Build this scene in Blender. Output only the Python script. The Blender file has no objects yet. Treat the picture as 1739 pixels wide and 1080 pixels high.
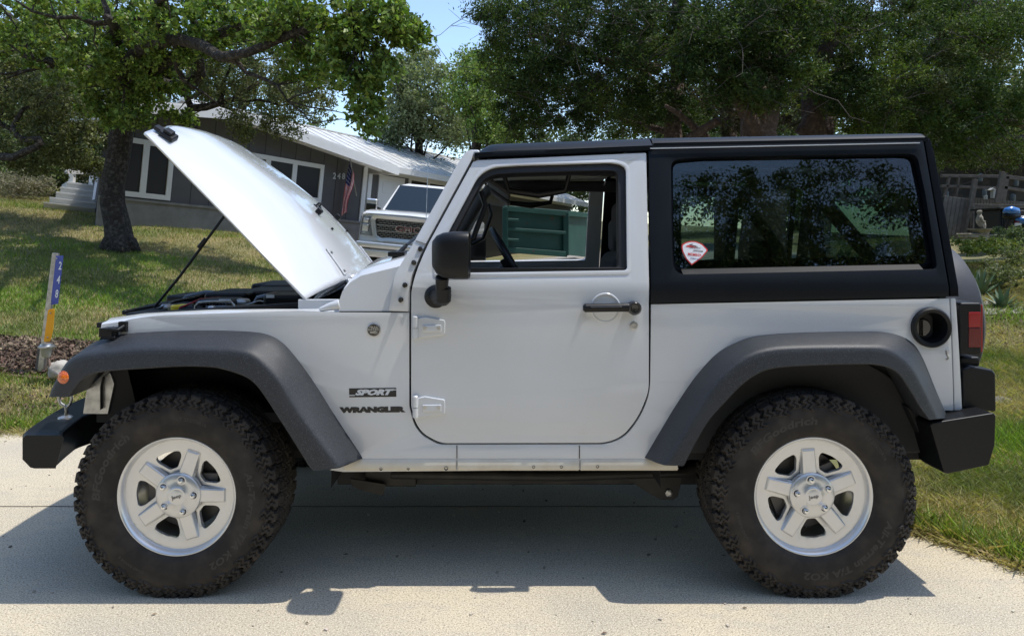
import bpy, bmesh, math, random
import numpy as np
from mathutils import Vector, Matrix
from mathutils.geometry import tessellate_polygon

# ------------------------------------------------------------------ camera, sky, sun, exposure
H = 1.36                      # eye height above the driveway, metres
FPX, CX, CY = 1206.0, 864.0, 405.0
sc = bpy.context.scene
col = sc.collection
cam_d = bpy.data.cameras.new("camera"); cam = bpy.data.objects.new("camera", cam_d); col.objects.link(cam)
cam.location = (0, 0, H); cam.rotation_euler = (math.radians(90), 0, 0)
cam_d.sensor_width = 36; cam_d.lens = 36 * FPX / 1739
cam_d.shift_x = (869.5 - CX) / 1739; cam_d.shift_y = -(540 - CY) / 1739
cam_d.clip_start = .05; cam_d.clip_end = 2000
sc.camera = cam

SUN = Vector((.40, .0, 1.0)).normalized()
world = bpy.data.worlds.new("World"); sc.world = world; world.use_nodes = True
nt = world.node_tree; nt.nodes.clear()
wo = nt.nodes.new('ShaderNodeOutputWorld'); bg = nt.nodes.new('ShaderNodeBackground'); sky = nt.nodes.new('ShaderNodeTexSky')
sky.sky_type = 'NISHITA'; sky.sun_disc = False
sky.sun_elevation = math.asin(SUN.z); sky.sun_rotation = math.atan2(SUN.x, SUN.y)
sky.air_density = 1.0; sky.dust_density = .6; sky.ozone_density = 1.5
bg.inputs['Strength'].default_value = .15
# thin high cloud streaks
tc = nt.nodes.new('ShaderNodeTexCoord'); mp = nt.nodes.new('ShaderNodeMapping'); mp.inputs['Scale'].default_value = (3, 3, 9); mp.inputs['Location'].default_value = (4.3, 1.7, 0)
nz = nt.nodes.new('ShaderNodeTexNoise'); nz.inputs['Scale'].default_value = 1.6; nz.inputs['Detail'].default_value = 6
cr = nt.nodes.new('ShaderNodeValToRGB'); cr.color_ramp.elements[0].position = .60; cr.color_ramp.elements[1].position = .95
mx = nt.nodes.new('ShaderNodeMixRGB'); mx.inputs['Color2'].default_value = (4.2, 4.4, 4.7, 1)
nt.links.new(tc.outputs['Generated'], mp.inputs['Vector']); nt.links.new(mp.outputs[0], nz.inputs['Vector'])
nt.links.new(nz.outputs['Fac'], cr.inputs['Fac']); nt.links.new(cr.outputs['Color'], mx.inputs['Fac'])
nt.links.new(sky.outputs[0], mx.inputs['Color1']); nt.links.new(mx.outputs[0], bg.inputs['Color']); nt.links.new(bg.outputs[0], wo.inputs['Surface'])

sl = bpy.data.lights.new("sun", 'SUN'); sl.energy = 2.45; sl.angle = math.radians(.5); sl.color = (1, .955, .88)
so = bpy.data.objects.new("sun", sl); col.objects.link(so)
so.rotation_euler = SUN.to_track_quat('Z', 'Y').to_euler(); so.location = SUN * 30

sc.view_settings.view_transform = 'Standard'; sc.view_settings.look = 'None'
sc.view_settings.exposure = .84; sc.view_settings.gamma = 1
sc.render.engine = 'CYCLES'
sc.cycles.max_bounces = 7; sc.cycles.transparent_max_bounces = 12; sc.cycles.glossy_bounces = 4
sc.cycles.use_denoising = True
sc.cycles.sample_clamp_indirect = 8; sc.cycles.blur_glossy = .1

# ------------------------------------------------------------------ helpers
rnd = random.Random(7)
LEAN = math.radians(5.5)      # the driveway is tilted; plumb lines lean this much
G = Vector((math.sin(LEAN), 0, math.cos(LEAN)))

def P(px, py, Y):
    return Vector(((px - CX) / FPX * Y, Y, H - (py - CY) / FPX * Y))

class MB:
    """collects shapes, several material slots possible, links as ONE mesh object"""
    def __init__(s): s.v = []; s.f = []; s.m = []
    def add(s, vs, fs, mi=0):
        o = len(s.v); s.v += [tuple(v) for v in vs]
        s.f += [tuple(i + o for i in f) for f in fs]; s.m += [mi] * len(fs); return s
    def box(s, x0, x1, y0, y1, z0, z1, mi=0, M=None):
        vs = [Vector((x, y, z)) for x in (x0, x1) for y in (y0, y1) for z in (z0, z1)]
        if M: vs = [M @ v for v in vs]
        return s.add(vs, [(0, 1, 3, 2), (4, 6, 7, 5), (0, 4, 5, 1), (2, 3, 7, 6), (0, 2, 6, 4), (1, 5, 7, 3)], mi)
    def obox(s, c, ax, ay, az, mi=0):   # oriented box, half axes vectors
        vs = [c + ax * i + ay * j + az * k for i in (-1, 1) for j in (-1, 1) for k in (-1, 1)]
        return s.add(vs, [(0, 1, 3, 2), (4, 6, 7, 5), (0, 4, 5, 1), (2, 3, 7, 6), (0, 2, 6, 4), (1, 5, 7, 3)], mi)
    def bar(s, a, b, w, h, mi=0, up=Vector((0, 0, 1))):
        a = Vector(a); b = Vector(b); d = (b - a); L = d.length; d = d / L
        x = d.cross(up); x = x.normalized() if x.length > 1e-5 else Vector((1, 0, 0)); y = x.cross(d)
        return s.obox((a + b) / 2, d * L / 2, x * w / 2, y * h / 2, mi)
    def tube(s, pts, r, n=10, mi=0, cap=True, jit=0):
        pts = [Vector(p) for p in pts]; k = len(pts)
        if not hasattr(r, '__len__'): r = [r] * k
        vs = []; prev = None
        for i, p in enumerate(pts):
            d = (pts[min(i + 1, k - 1)] - pts[max(i - 1, 0)]).normalized()
            if prev is None:
                x = d.orthogonal().normalized()
            else:
                x = (prev - d * prev.dot(d)); x = x.normalized() if x.length > 1e-6 else d.orthogonal().normalized()
            prev = x; y = d.cross(x)
            for j in range(n):
                a = 2 * math.pi * j / n; rr = r[i] * (1 + (jit * (rnd.random() - .5) if jit else 0))
                vs.append(p + x * math.cos(a) * rr + y * math.sin(a) * rr)
        fs = [(i * n + j, i * n + (j + 1) % n, (i + 1) * n + (j + 1) % n, (i + 1) * n + j) for i in range(k - 1) for j in range(n)]
        if cap: fs += [tuple(range(n))[::-1], tuple((k - 1) * n + j for j in range(n))]
        return s.add(vs, fs, mi)
    def lathe(s, prof, n=32, c=(0, 0, 0), axis='y', mi=0, cap=False):
        """prof: list of (t along axis, radius)"""
        vs = []; c = Vector(c)
        for t, r in prof:
            for j in range(n):
                a = 2 * math.pi * j / n; u, w = r * math.cos(a), r * math.sin(a)
                vs.append(c + (Vector((u, t, w)) if axis == 'y' else Vector((u, w, t)) if axis == 'z' else Vector((t, u, w))))
        k = len(prof)
        fs = [(i * n + j, i * n + (j + 1) % n, (i + 1) * n + (j + 1) % n, (i + 1) * n + j) for i in range(k - 1) for j in range(n)]
        if cap: fs += [tuple(range(n))[::-1], tuple((k - 1) * n + j for j in range(n))]
        return s.add(vs, fs, mi)
    def grid(s, rows, mi=0, closed=False):
        n = len(rows[0]); k = len(rows); vs = [p for r in rows for p in r]
        m = n if closed else n - 1
        fs = [(i * n + j, i * n + (j + 1) % n, (i + 1) * n + (j + 1) % n, (i + 1) * n + j) for i in range(k - 1) for j in range(m)]
        return s.add(vs, fs, mi)
    def prism(s, poly, a, b, mi=0):
        """poly: list of Vector points (planar); extruded by vector range a..b (vectors)"""
        n = len(poly); vs = [Vector(p) + a for p in poly] + [Vector(p) + b for p in poly]
        fs = [tuple(range(n)), tuple(range(2 * n - 1, n - 1, -1))] + [(i, (i + 1) % n, n + (i + 1) % n, n + i) for i in range(n)]
        return s.add(vs, fs, mi)

W = {}
def link(o, parent=None, world=True):
    col.objects.link(o)
    M = W.get(parent.name, Matrix()) if parent else Matrix()
    if parent:
        o.parent = parent
        if world: o.matrix_parent_inverse = M.inverted(); W[o.name] = Matrix()
        else: W[o.name] = M
    else: W[o.name] = Matrix()
    return o

def finish(me, name, mats, parent, world, bevel, seg, smooth, solid, ang, sub=0, fix=True):
    if fix:
        bm = bmesh.new(); bm.from_mesh(me)
        bmesh.ops.recalc_face_normals(bm, faces=bm.faces); bm.to_mesh(me); bm.free()
    for m in (mats if isinstance(mats, (list, tuple)) else [mats]): me.materials.append(m)
    o = bpy.data.objects.new(name, me); link(o, parent, world)
    if smooth:
        me.polygons.foreach_set('use_smooth', [True] * len(me.polygons))
    if solid:
        sm = o.modifiers.new('s', 'SOLIDIFY'); sm.thickness = abs(solid); sm.offset = 1 if solid < 0 else -1
    if sub:
        s2 = o.modifiers.new('ss', 'SUBSURF'); s2.levels = s2.render_levels = sub
    if bevel:
        b = o.modifiers.new('b', 'BEVEL'); b.width = bevel; b.segments = seg; b.limit_method = 'ANGLE'; b.angle_limit = math.radians(ang)
        b.harden_normals = False
    if bevel and not smooth:
        me.polygons.foreach_set('use_smooth', [True] * len(me.polygons))
        w = o.modifiers.new('w', 'WEIGHTED_NORMAL'); w.keep_sharp = False
    if smooth == 2:   # smooth with sharp creases
        me.set_sharp_from_angle(angle=math.radians(38))
    return o

def obj(name, mb, mats, parent=None, world=True, bevel=0, seg=2, smooth=False, solid=0, ang=35, sub=0, fix=True):
    me = bpy.data.meshes.new(name); me.from_pydata(mb.v, [], mb.f)
    if any(mb.m): me.polygons.foreach_set('material_index', mb.m)
    me.update()
    return finish(me, name, mats, parent, world, bevel, seg, smooth, solid, ang, sub, fix)

def tag(o, label=None, cat=None, group=None, kind=None):
    if label: o['label'] = label
    if cat: o['category'] = cat
    if group: o['group'] = group
    if kind: o['kind'] = kind
    return o
def thing(name, label, cat, loc=(0, 0, 0), rot=(0, 0, 0), group=None):
    o = bpy.data.objects.new(name, None); col.objects.link(o); o.empty_display_size = .2
    o.location = loc; o.rotation_euler = rot
    W[o.name] = Matrix.Translation(loc) @ __import__('mathutils').Euler(rot).to_matrix().to_4x4()
    return tag(o, label, cat, group)

def rounded(pts, n=5):
    """pts: (x, y, r) -> polygon with arc corners"""
    out = []; k = len(pts)
    for i in range(k):
        p = Vector(pts[i][:2]); r = pts[i][2] if len(pts[i]) > 2 else 0
        if r <= 0: out.append(p); continue
        a = Vector(pts[i - 1][:2]); b = Vector(pts[(i + 1) % k][:2])
        da = (a - p); db = (b - p); la, lb = da.length, db.length; da /= la; db /= lb
        d = min(r, la * .49, lb * .49)
        p0 = p + da * d; p1 = p + db * d
        for j in range(n + 1):
            t = j / n; out.append(p0 * (1 - t) ** 2 + p * 2 * t * (1 - t) + p1 * t * t)
    return out

def panel(name, outline, holes, surf, thick, mats, parent, bevel=.003, slices=(), xs=(), seg=2, smooth=True, world=True, axis='xz'):
    """filled polygon with holes given as (x,z); y from surf(x,z); thickness grows towards +y"""
    loops = [[Vector((p[0], p[1], 0)) for p in L] for L in [outline] + holes]
    tris = tessellate_polygon(loops); flat = [p for L in loops for p in L]
    bm = bmesh.new(); vs = [bm.verts.new((p.x, 0, p.y)) for p in flat]
    for t in tris:
        try: bm.faces.new([vs[i] for i in t])
        except ValueError: pass
    for z in slices:
        bmesh.ops.bisect_plane(bm, geom=bm.verts[:] + bm.edges[:] + bm.faces[:], plane_co=(0, 0, z), plane_no=(0, 0, 1), dist=1e-5)
    for x in xs:
        bmesh.ops.bisect_plane(bm, geom=bm.verts[:] + bm.edges[:] + bm.faces[:], plane_co=(x, 0, 0), plane_no=(1, 0, 0), dist=1e-5)
    bmesh.ops.recalc_face_normals(bm, faces=bm.faces)
    bm.normal_update()
    if sum(f.normal.y * f.calc_area() for f in bm.faces) > 0:
        bmesh.ops.reverse_faces(bm, faces=bm.faces)
    for v in bm.verts: v.co.y = surf(v.co.x, v.co.z)
    me = bpy.data.meshes.new(name); bm.to_mesh(me); bm.free()
    return finish(me, name, mats, parent, world, bevel, seg, smooth, thick, 35, fix=False)

def text_mb(body, size, spacing=1.0, shear=0, bold=0.0, ext=0.0, res=2):
    cu = bpy.data.curves.new('t', 'FONT'); cu.body = body; cu.size = size; cu.space_character = spacing
    cu.shear = shear; cu.offset = bold; cu.extrude = ext; cu.resolution_u = res; cu.align_x = 'CENTER'; cu.align_y = 'CENTER'
    o = bpy.data.objects.new('t', cu); col.objects.link(o)
    dg = bpy.context.evaluated_depsgraph_get(); me = bpy.data.meshes.new_from_object(o.evaluated_get(dg))
    vs = [v.co.copy() for v in me.vertices]; fs = [tuple(p.vertices) for p in me.polygons]
    bpy.data.objects.remove(o); bpy.data.curves.remove(cu); bpy.data.meshes.remove(me)
    return vs, fs
def add_text(mb, body, size, f, sx=1.0, mi=0, **k):
    vs, fs = text_mb(body, size, **k)
    mb.add([f(Vector((v.x * sx, v.y, v.z))) for v in vs], fs, mi)

# ------------------------------------------------------------------ materials
def mat(name, base=(.5, .5, .5), rough=.5, metal=0, coat=0, spec=.5, noise=None, bump=None, emit=None, island=0, trans=0, vary=None):
    """noise=(scale, colour2, lo, hi, detail)  bump=(scale, strength, distance)"""
    m = bpy.data.materials.new(name); m.use_nodes = True; n = m.node_tree; b = n.nodes['Principled BSDF']
    b.inputs['Base Color'].default_value = (*base, 1); b.inputs['Roughness'].default_value = rough
    b.inputs['Metallic'].default_value = metal; b.inputs['Coat Weight'].default_value = coat; b.inputs['Coat Roughness'].default_value = .04
    b.inputs['Specular IOR Level'].default_value = spec
    tcn = n.nodes.new('ShaderNodeTexCoord'); cur = None
    if noise:
        sc_, c2, lo, hi, det = noise
        t = n.nodes.new('ShaderNodeTexNoise'); t.inputs['Scale'].default_value = sc_; t.inputs['Detail'].default_value = det
        n.links.new(tcn.outputs['Object'], t.inputs['Vector'])
        r = n.nodes.new('ShaderNodeMapRange'); r.inputs['From Min'].default_value = lo; r.inputs['From Max'].default_value = hi
        n.links.new(t.outputs['Fac'], r.inputs['Value'])
        mxn = n.nodes.new('ShaderNodeMixRGB'); mxn.inputs['Color1'].default_value = (*base, 1); mxn.inputs['Color2'].default_value = (*c2, 1)
        n.links.new(r.outputs[0], mxn.inputs['Fac']); cur = mxn.outputs[0]
    if vary:   # second, larger-scale tint
        sc2, c3, lo, hi = vary
        t = n.nodes.new('ShaderNodeTexNoise'); t.inputs['Scale'].default_value = sc2; t.inputs['Detail'].default_value = 4
        n.links.new(tcn.outputs['Object'], t.inputs['Vector'])
        r = n.nodes.new('ShaderNodeMapRange'); r.inputs['From Min'].default_value = lo; r.inputs['From Max'].default_value = hi
        n.links.new(t.outputs['Fac'], r.inputs['Value'])
        mx2 = n.nodes.new('ShaderNodeMixRGB'); mx2.inputs['Color2'].default_value = (*c3, 1)
        if cur: n.links.new(cur, mx2.inputs['Color1'])
        else: mx2.inputs['Color1'].default_value = (*base, 1)
        n.links.new(r.outputs[0], mx2.inputs['Fac']); cur = mx2.outputs[0]
    if island:
        g = n.nodes.new('ShaderNodeNewGeometry'); hs = n.nodes.new('ShaderNodeHueSaturation')
        r = n.nodes.new('ShaderNodeMapRange'); r.inputs['To Min'].default_value = 1 - island; r.inputs['To Max'].default_value = 1 + island
        n.links.new(g.outputs['Random Per Island'], r.inputs['Value']); n.links.new(r.outputs[0], hs.inputs['Value'])
        r2 = n.nodes.new('ShaderNodeMapRange'); r2.inputs['To Min'].default_value = .5 + .03; r2.inputs['To Max'].default_value = .5 - .03
        mul = n.nodes.new('ShaderNodeMath'); mul.operation = 'FRACT'; m3 = n.nodes.new('ShaderNodeMath'); m3.operation = 'MULTIPLY'; m3.inputs[1].default_value = 37.3
        n.links.new(g.outputs['Random Per Island'], m3.inputs[0]); n.links.new(m3.outputs[0], mul.inputs[0]); n.links.new(mul.outputs[0], r2.inputs['Value'])
        n.links.new(r2.outputs[0], hs.inputs['Hue'])
        if cur: n.links.new(cur, hs.inputs['Color'])
        else: hs.inputs['Color'].default_value = (*base, 1)
        cur = hs.outputs[0]
    if cur: n.links.new(cur, b.inputs['Base Color'])
    if bump:
        t = n.nodes.new('ShaderNodeTexNoise'); t.inputs['Scale'].default_value = bump[0]; t.inputs['Detail'].default_value = 5
        n.links.new(tcn.outputs['Object'], t.inputs['Vector'])
        bn = n.nodes.new('ShaderNodeBump'); bn.inputs['Strength'].default_value = bump[1]; bn.inputs['Distance'].default_value = bump[2]
        n.links.new(t.outputs['Fac'], bn.inputs['Height']); n.links.new(bn.outputs[0], b.inputs['Normal'])
    if trans:
        tr = n.nodes.new('ShaderNodeBsdfTranslucent'); ms = n.nodes.new('ShaderNodeMixShader'); ms.inputs[0].default_value = trans
        if cur:
            br = n.nodes.new('ShaderNodeMixRGB'); br.blend_type = 'MULTIPLY'; br.inputs['Fac'].default_value = 1; br.inputs['Color2'].default_value = (1.0, 1.15, .45, 1)
            n.links.new(cur, br.inputs['Color1']); n.links.new(br.outputs[0], tr.inputs['Color'])
        else: tr.inputs['Color'].default_value = (base[0] * 1.5, base[1] * 1.8, base[2] * .6, 1)
        out = n.nodes['Material Output']
        n.links.new(b.outputs[0], ms.inputs[1]); n.links.new(tr.outputs[0], ms.inputs[2]); n.links.new(ms.outputs[0], out.inputs['Surface'])
    if emit: b.inputs['Emission Color'].default_value = (*emit, 1); b.inputs['Emission Strength'].default_value = 1
    return m

def thin_glass(name, tint, f0=1.45, rough=.0):
    m = bpy.data.materials.new(name); m.use_nodes = True; n = m.node_tree; n.nodes.remove(n.nodes['Principled BSDF'])
    out = n.nodes['Material Output']; tr = n.nodes.new('ShaderNodeBsdfTransparent'); tr.inputs[0].default_value = (*tint, 1)
    gl = n.nodes.new('ShaderNodeBsdfGlossy'); gl.inputs['Roughness'].default_value = rough; gl.inputs['Color'].default_value = (1, 1, 1, 1)
    fr = n.nodes.new('ShaderNodeFresnel'); fr.inputs['IOR'].default_value = f0; ms = n.nodes.new('ShaderNodeMixShader')
    n.links.new(fr.outputs[0], ms.inputs[0]); n.links.new(tr.outputs[0], ms.inputs[1]); n.links.new(gl.outputs[0], ms.inputs[2]); n.links.new(ms.outputs[0], out.inputs['Surface'])
    return m

M_ = {}
M_['paint'] = mat('white_paint', (.585, .598, .607), .20, coat=1, spec=.5, noise=(2.2, (.555, .563, .562), .4, .75, 7))
M_['paint_dirty'] = mat('dusty_white_paint', (.60, .565, .48), .5, noise=(12, (.52, .46, .36), .45, .8, 6))
M_['top'] = mat('black_hardtop', (.0025, .0042, .0065), .42, spec=.22, bump=(900, .12, .0005), noise=(6, (.004, .006, .009), .4, .7, 4))
M_['flare'] = mat('grained_black_plastic', (.017, .019, .022), .50, spec=.45, bump=(650, .5, .0012), noise=(380, (.075, .08, .09), .54, .70, 2), vary=(7, (.026, .029, .033), .5, .75))
M_['plastic'] = mat('black_plastic', (.006, .0065, .0075), .42, spec=.3, bump=(700, .12, .0006))
M_['gloss_black'] = mat('gloss_black', (.008, .008, .009), .12, coat=.6)
M_['rubber'] = mat('tyre_rubber', (.023, .020, .0175), .75, spec=.3, bump=(260, .25, .0012), noise=(14, (.060, .050, .040), .42, .8, 6))
M_['rubber_text'] = mat('tyre_lettering', (.032, .029, .026), .6)
M_['seal'] = mat('window_seal_rubber', (.009, .009, .010), .5)
M_['rim'] = mat('silver_wheel_paint', (.66, .66, .655), .27, metal=.6, coat=.4, noise=(9, (.60, .59, .56), .5, .85, 5))
M_['rim_dark'] = mat('brake_dust_metal', (.10, .095, .09), .5, metal=.5)
M_['chrome'] = mat('chrome', (.75, .76, .78), .09, metal=1)
M_['mirror'] = mat('mirror_glass', (.85, .86, .88), .03, metal=1)
M_['steel'] = mat('zinc_steel', (.48, .48, .47), .35, metal=.9, noise=(30, (.3, .3, .29), .4, .7, 4))
M_['frame'] = mat('chassis_black', (.013, .012, .011), .6, noise=(9, (.04, .034, .027), .5, .8, 6), bump=(40, .3, .004))
M_['liner'] = mat('wheel_liner', (.012, .012, .013), .8)
M_['glass'] = thin_glass('clear_glass', (.80, .86, .84))
M_['tint'] = thin_glass('tinted_glass', (.15, .23, .20), 2.0)
M_['amber'] = mat('amber_lens', (.50, .085, .008), .25, coat=1, noise=(160, (.70, .18, .02), .5, .6, 1))
M_['red'] = mat('red_lens', (.30, .004, .006), .15, spec=.5)
M_['darkred'] = mat('dark_red_lens', (.13, .003, .004), .2, spec=.5)
M_['black'] = mat('black_decal', (.012, .012, .012), .4)
M_['decalwhite'] = mat('light_decal', (.62, .64, .66), .4)
M_['seat'] = mat('dark_fabric', (.030, .030, .031), .85, bump=(300, .3, .002))
M_['headliner'] = mat('pale_headliner', (.42, .42, .41), .8)
M_['yellow'] = mat('yellow_cap', (.75, .55, .03), .45)
M_['alu'] = mat('cast_aluminium', (.45, .45, .45), .4, metal=.8)
# ------------------------------------------------------------------ terrain
YC = 3.58                     # centre line of the off-roader
_hx = np.array([-60, -25, -14, -8, -5, -2, 1, 5, 10, 20, 60.])
_hz = np.array([4.5, 3.2, 2.35, 1.80, 1.25, .42, .62, .95, 1.28, .9, -2.])
def gz(x, y):
    x = np.asarray(x, float); y = np.asarray(y, float)
    Hx = np.interp(x, _hx, _hz)
    t = (y - 5.0) / 9.0
    f = np.where(t < 0, 0, np.where(t < 1, t, 1 + (t - 1) * .22))
    r = np.clip((x - 2.0) / 2.5, 0, 1)        # right of the driveway the lawn starts nearer
    t2 = np.clip((y - 3.0) / 11.0, 0, 1); f2 = np.where(t < 1, t2, f)
    f = f * (1 - r) + f2 * r
    side = np.where(y < 5, -.0, 0)
    return Hx * f + .02 * np.sin(x * 1.3 + y) * np.clip(t, 0, 1) + side
def gzf(x, y): return float(gz(x, y))
def ground_at(px, py):
    """where the sight line through a photo point meets the terrain"""
    y = 1.5
    while y < 80:
        p = P(px, py, y)
        if p.z <= gzf(p.x, p.y): return Vector((p.x, p.y, gzf(p.x, p.y)))
        y += .03
    return P(px, py, 30)

xs = np.concatenate([np.linspace(-250, -30, 12), np.linspace(-25, 25, 126), np.linspace(30, 250, 12)])
ys = np.concatenate([np.linspace(-200, -20, 10), np.linspace(-15, 30, 113), np.linspace(33, 300, 14)])
X, Y = np.meshgrid(xs, ys)
Z = gz(X, Y) - .006
g = MB(); g.grid([[Vector((X[i, j], Y[i, j], Z[i, j])) for j in range(len(xs))] for i in range(len(ys))])
M_['soil'] = mat('lawn_soil', (.20, .17, .075), .95, noise=(1.4, (.085, .11, .030), .42, .62, 8), bump=(30, .5, .03), vary=(.35, (.26, .21, .12), .45, .75))
tag(obj('ground', g, M_['soil'], smooth=True, fix=False), 'lawn ground of mown grass and dry soil', kind='structure')

# driveway
EDGE = [(-90, 5.0), (-5.2, 4.99), (-4.2, 5.02), (-3.0, 4.95), (-1.0, 5.0), (.7, 4.96), (1.3, 4.15), (1.86, 3.31), (2.15, 2.90), (3.5, 1.0), (9, -6), (30, -9), (30, -60), (-90, -60)]
def in_drive(x, y):
    e = np.interp(x, [-90, .7, 1.86, 2.15, 3.5, 9, 30], [5.0, 4.96, 3.31, 2.90, 1.0, -6, -9])
    return y < e
def layered(name, base, layers, rough, bump, stretch=(1, 1, 1)):
    m = mat(name, base, rough, bump=bump); n = m.node_tree; b = n.nodes['Principled BSDF']; tcn = n.nodes.new('ShaderNodeTexCoord'); cur = None
    for sc_, c2, lo, hi, det, st_ in layers:
        mpn = n.nodes.new('ShaderNodeMapping'); mpn.inputs['Scale'].default_value = st_; n.links.new(tcn.outputs['Object'], mpn.inputs['Vector'])
        t = n.nodes.new('ShaderNodeTexNoise'); t.inputs['Scale'].default_value = sc_; t.inputs['Detail'].default_value = det; n.links.new(mpn.outputs[0], t.inputs['Vector'])
        r = n.nodes.new('ShaderNodeMapRange'); r.inputs['From Min'].default_value = lo; r.inputs['From Max'].default_value = hi; n.links.new(t.outputs['Fac'], r.inputs['Value'])
        mxn = n.nodes.new('ShaderNodeMixRGB'); mxn.inputs['Color2'].default_value = (*c2, 1)
        if cur: n.links.new(cur, mxn.inputs['Color1'])
        else: mxn.inputs['Color1'].default_value = (*base, 1)
        n.links.new(r.outputs[0], mxn.inputs['Fac']); cur = mxn.outputs[0]
    n.links.new(cur, b.inputs['Base Color']); return m
M_['concrete'] = layered('driveway_concrete', (.52, .45, .325), [(1.1, (.38, .345, .28), .44, .64, 6, (1, 1, 1)), (7, (.42, .375, .30), .50, .72, 8, (1, 2.2, 1)), (130, (.25, .21, .15), .50, .63, 3, (1, 1.3, 1)), (210, (.74, .66, .50), .54, .66, 2, (1, 1, 1)), (38, (.36, .32, .25), .62, .74, 6, (1, 1, 1))], .9, (90, .18, .003))
dv = MB(); 
def edge_wobble():
    pts = []
    E = [Vector((a, b, 0)) for a, b in EDGE]
    for i in range(len(E)):
        a, b = E[i], E[(i + 1) % len(E)]; L = (b - a).length; n = max(1, min(60, int(L / .08))) if L < 6 else 1
        for j in range(n):
            p = a.lerp(b, j / n)
            if n > 1: p += Vector((rnd.gauss(0, .008), rnd.gauss(0, .008), 0))
            pts.append((p.x, p.y))
    return pts
pts = edge_wobble()
tri = tessellate_polygon([[Vector((a, b, 0)) for a, b in pts]])
dv.add([Vector((a, b, 0)) for a, b in pts], tri)
tag(obj('driveway', dv, M_['concrete']), 'pale concrete driveway slab', kind='structure')
# control joint: a shallow dark groove, plus crumbly dirt grains on the slab
jt = MB(); jr = random.Random(3)
for i in range(180):
    x = -8 + i * .0534; y = 3.604 + .0016 * math.sin(i * .9) + jr.gauss(0, .0008); w_ = .0022 + abs(jr.gauss(0, .0012)); jt.box(x, x + .054, y - w_, y + w_, .0005, .003)
M_['joint'] = mat('joint_dirt', (.17, .145, .11), .95)
tag(obj('driveway_joint', jt, M_['joint']), 'dark control joint across the driveway', kind='structure')
gt = MB()
for i in range(380):
    x = rnd.uniform(-4.5, 2.6); y = rnd.uniform(2.0, 4.9)
    if not in_drive(x + .1, y + .1): continue
    s = rnd.choice([.0025, .003, .004, .006]) ; c = Vector((x, y, s * .5))
    a = rnd.random() * 3
    gt.obox(c, Vector((math.cos(a), math.sin(a), .1)) * s, Vector((-math.sin(a), math.cos(a), 0)) * s * .7, Vector((0, .1, 1)) * s * .5)
M_['grit'] = mat('grit', (.36, .32, .26), .9, island=.6)
tag(obj('grit', gt, M_['grit']), 'loose grit scattered on the driveway', kind='stuff')

# gravel court behind, where the pickup and the container stand
M_['gravel'] = mat('pale_gravel', (.36, .33, .29), .95, noise=(90, (.20, .18, .155), .45, .6, 6), bump=(90, .8, .02))
ct = MB(); rows = []
for y in np.linspace(8.2, 22, 40):
    rows.append([Vector((x, y, gzf(x, y) + .02)) for x in np.linspace(-3.6 + (22 - y) * .03, 6.2, 30)])
ct.grid(rows)
tag(obj('gravel_court', ct, M_['gravel'], smooth=True), 'pale gravel court in front of the garage', kind='structure')
# mulch bed at the left roadside
M_['mulch'] = mat('leaf_mulch', (.11, .065, .045), .95, noise=(28, (.24, .17, .11), .45, .62, 8), bump=(60, .8, .03))
mb_ = MB(); rows = []
for i, y in enumerate(np.linspace(6.3, 7.25, 14)):
    a = -9 + .3 * math.sin(i); b = -3.2 + .5 * math.sin(i * .7) - (.6 if y > 7.2 else 0)
    rows.append([Vector((x, y + .12 * math.sin(x * 2), gzf(x, y + .12 * math.sin(x * 2)) + .012)) for x in np.linspace(a, b, 40)])
mb_.grid(rows)
tag(obj('mulch_bed', mb_, M_['mulch'], smooth=True), 'brown leaf mulch bed beside the driveway', kind='structure')
# ------------------------------------------------------------------ the white off-roader
car = thing('off_road_vehicle', 'white two door off road vehicle with black hardtop and raised hood on the driveway', 'car', (0.06, YC, 0))
def sy(z):
    return 2.790 + (z - 1.17) * .25 if z > 1.17 else 2.784 + .06 * ((z - .85) ** 2)
def S(px, py, off=0):
    y = 2.79 + off
    for _ in range(5): p = P(px, py, y); y = sy(p.z) + off
    return p
def S2(px, py, off=0): p = S(px, py, off); return (p.x, p.z)
def R2(lst, off=0, n=5):
    return rounded([(*S2(a[0], a[1], off), (a[2] if len(a) > 2 else 0)) for a in lst], n)
ZS = [.5, .6, .7, .8, .9, 1.0, 1.05, 1.1, 1.15, 1.17, 1.19, 1.25, 1.35, 1.45, 1.55, 1.65]
surf = lambda off: (lambda x, z: sy(z) + off)
def mirror(o, parent, name=None):
    c = o.copy(); c.name = name or o.name; col.objects.link(c); c.parent = parent; c.matrix_parent_inverse = o.matrix_parent_inverse.copy()
    c.scale = (1, -1, 1); c.location = (0, 2 * YC, 0); W[c.name] = Matrix.Translation((0, 2 * YC, 0)) @ Matrix.Diagonal((1, -1, 1, 1)); return c

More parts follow.
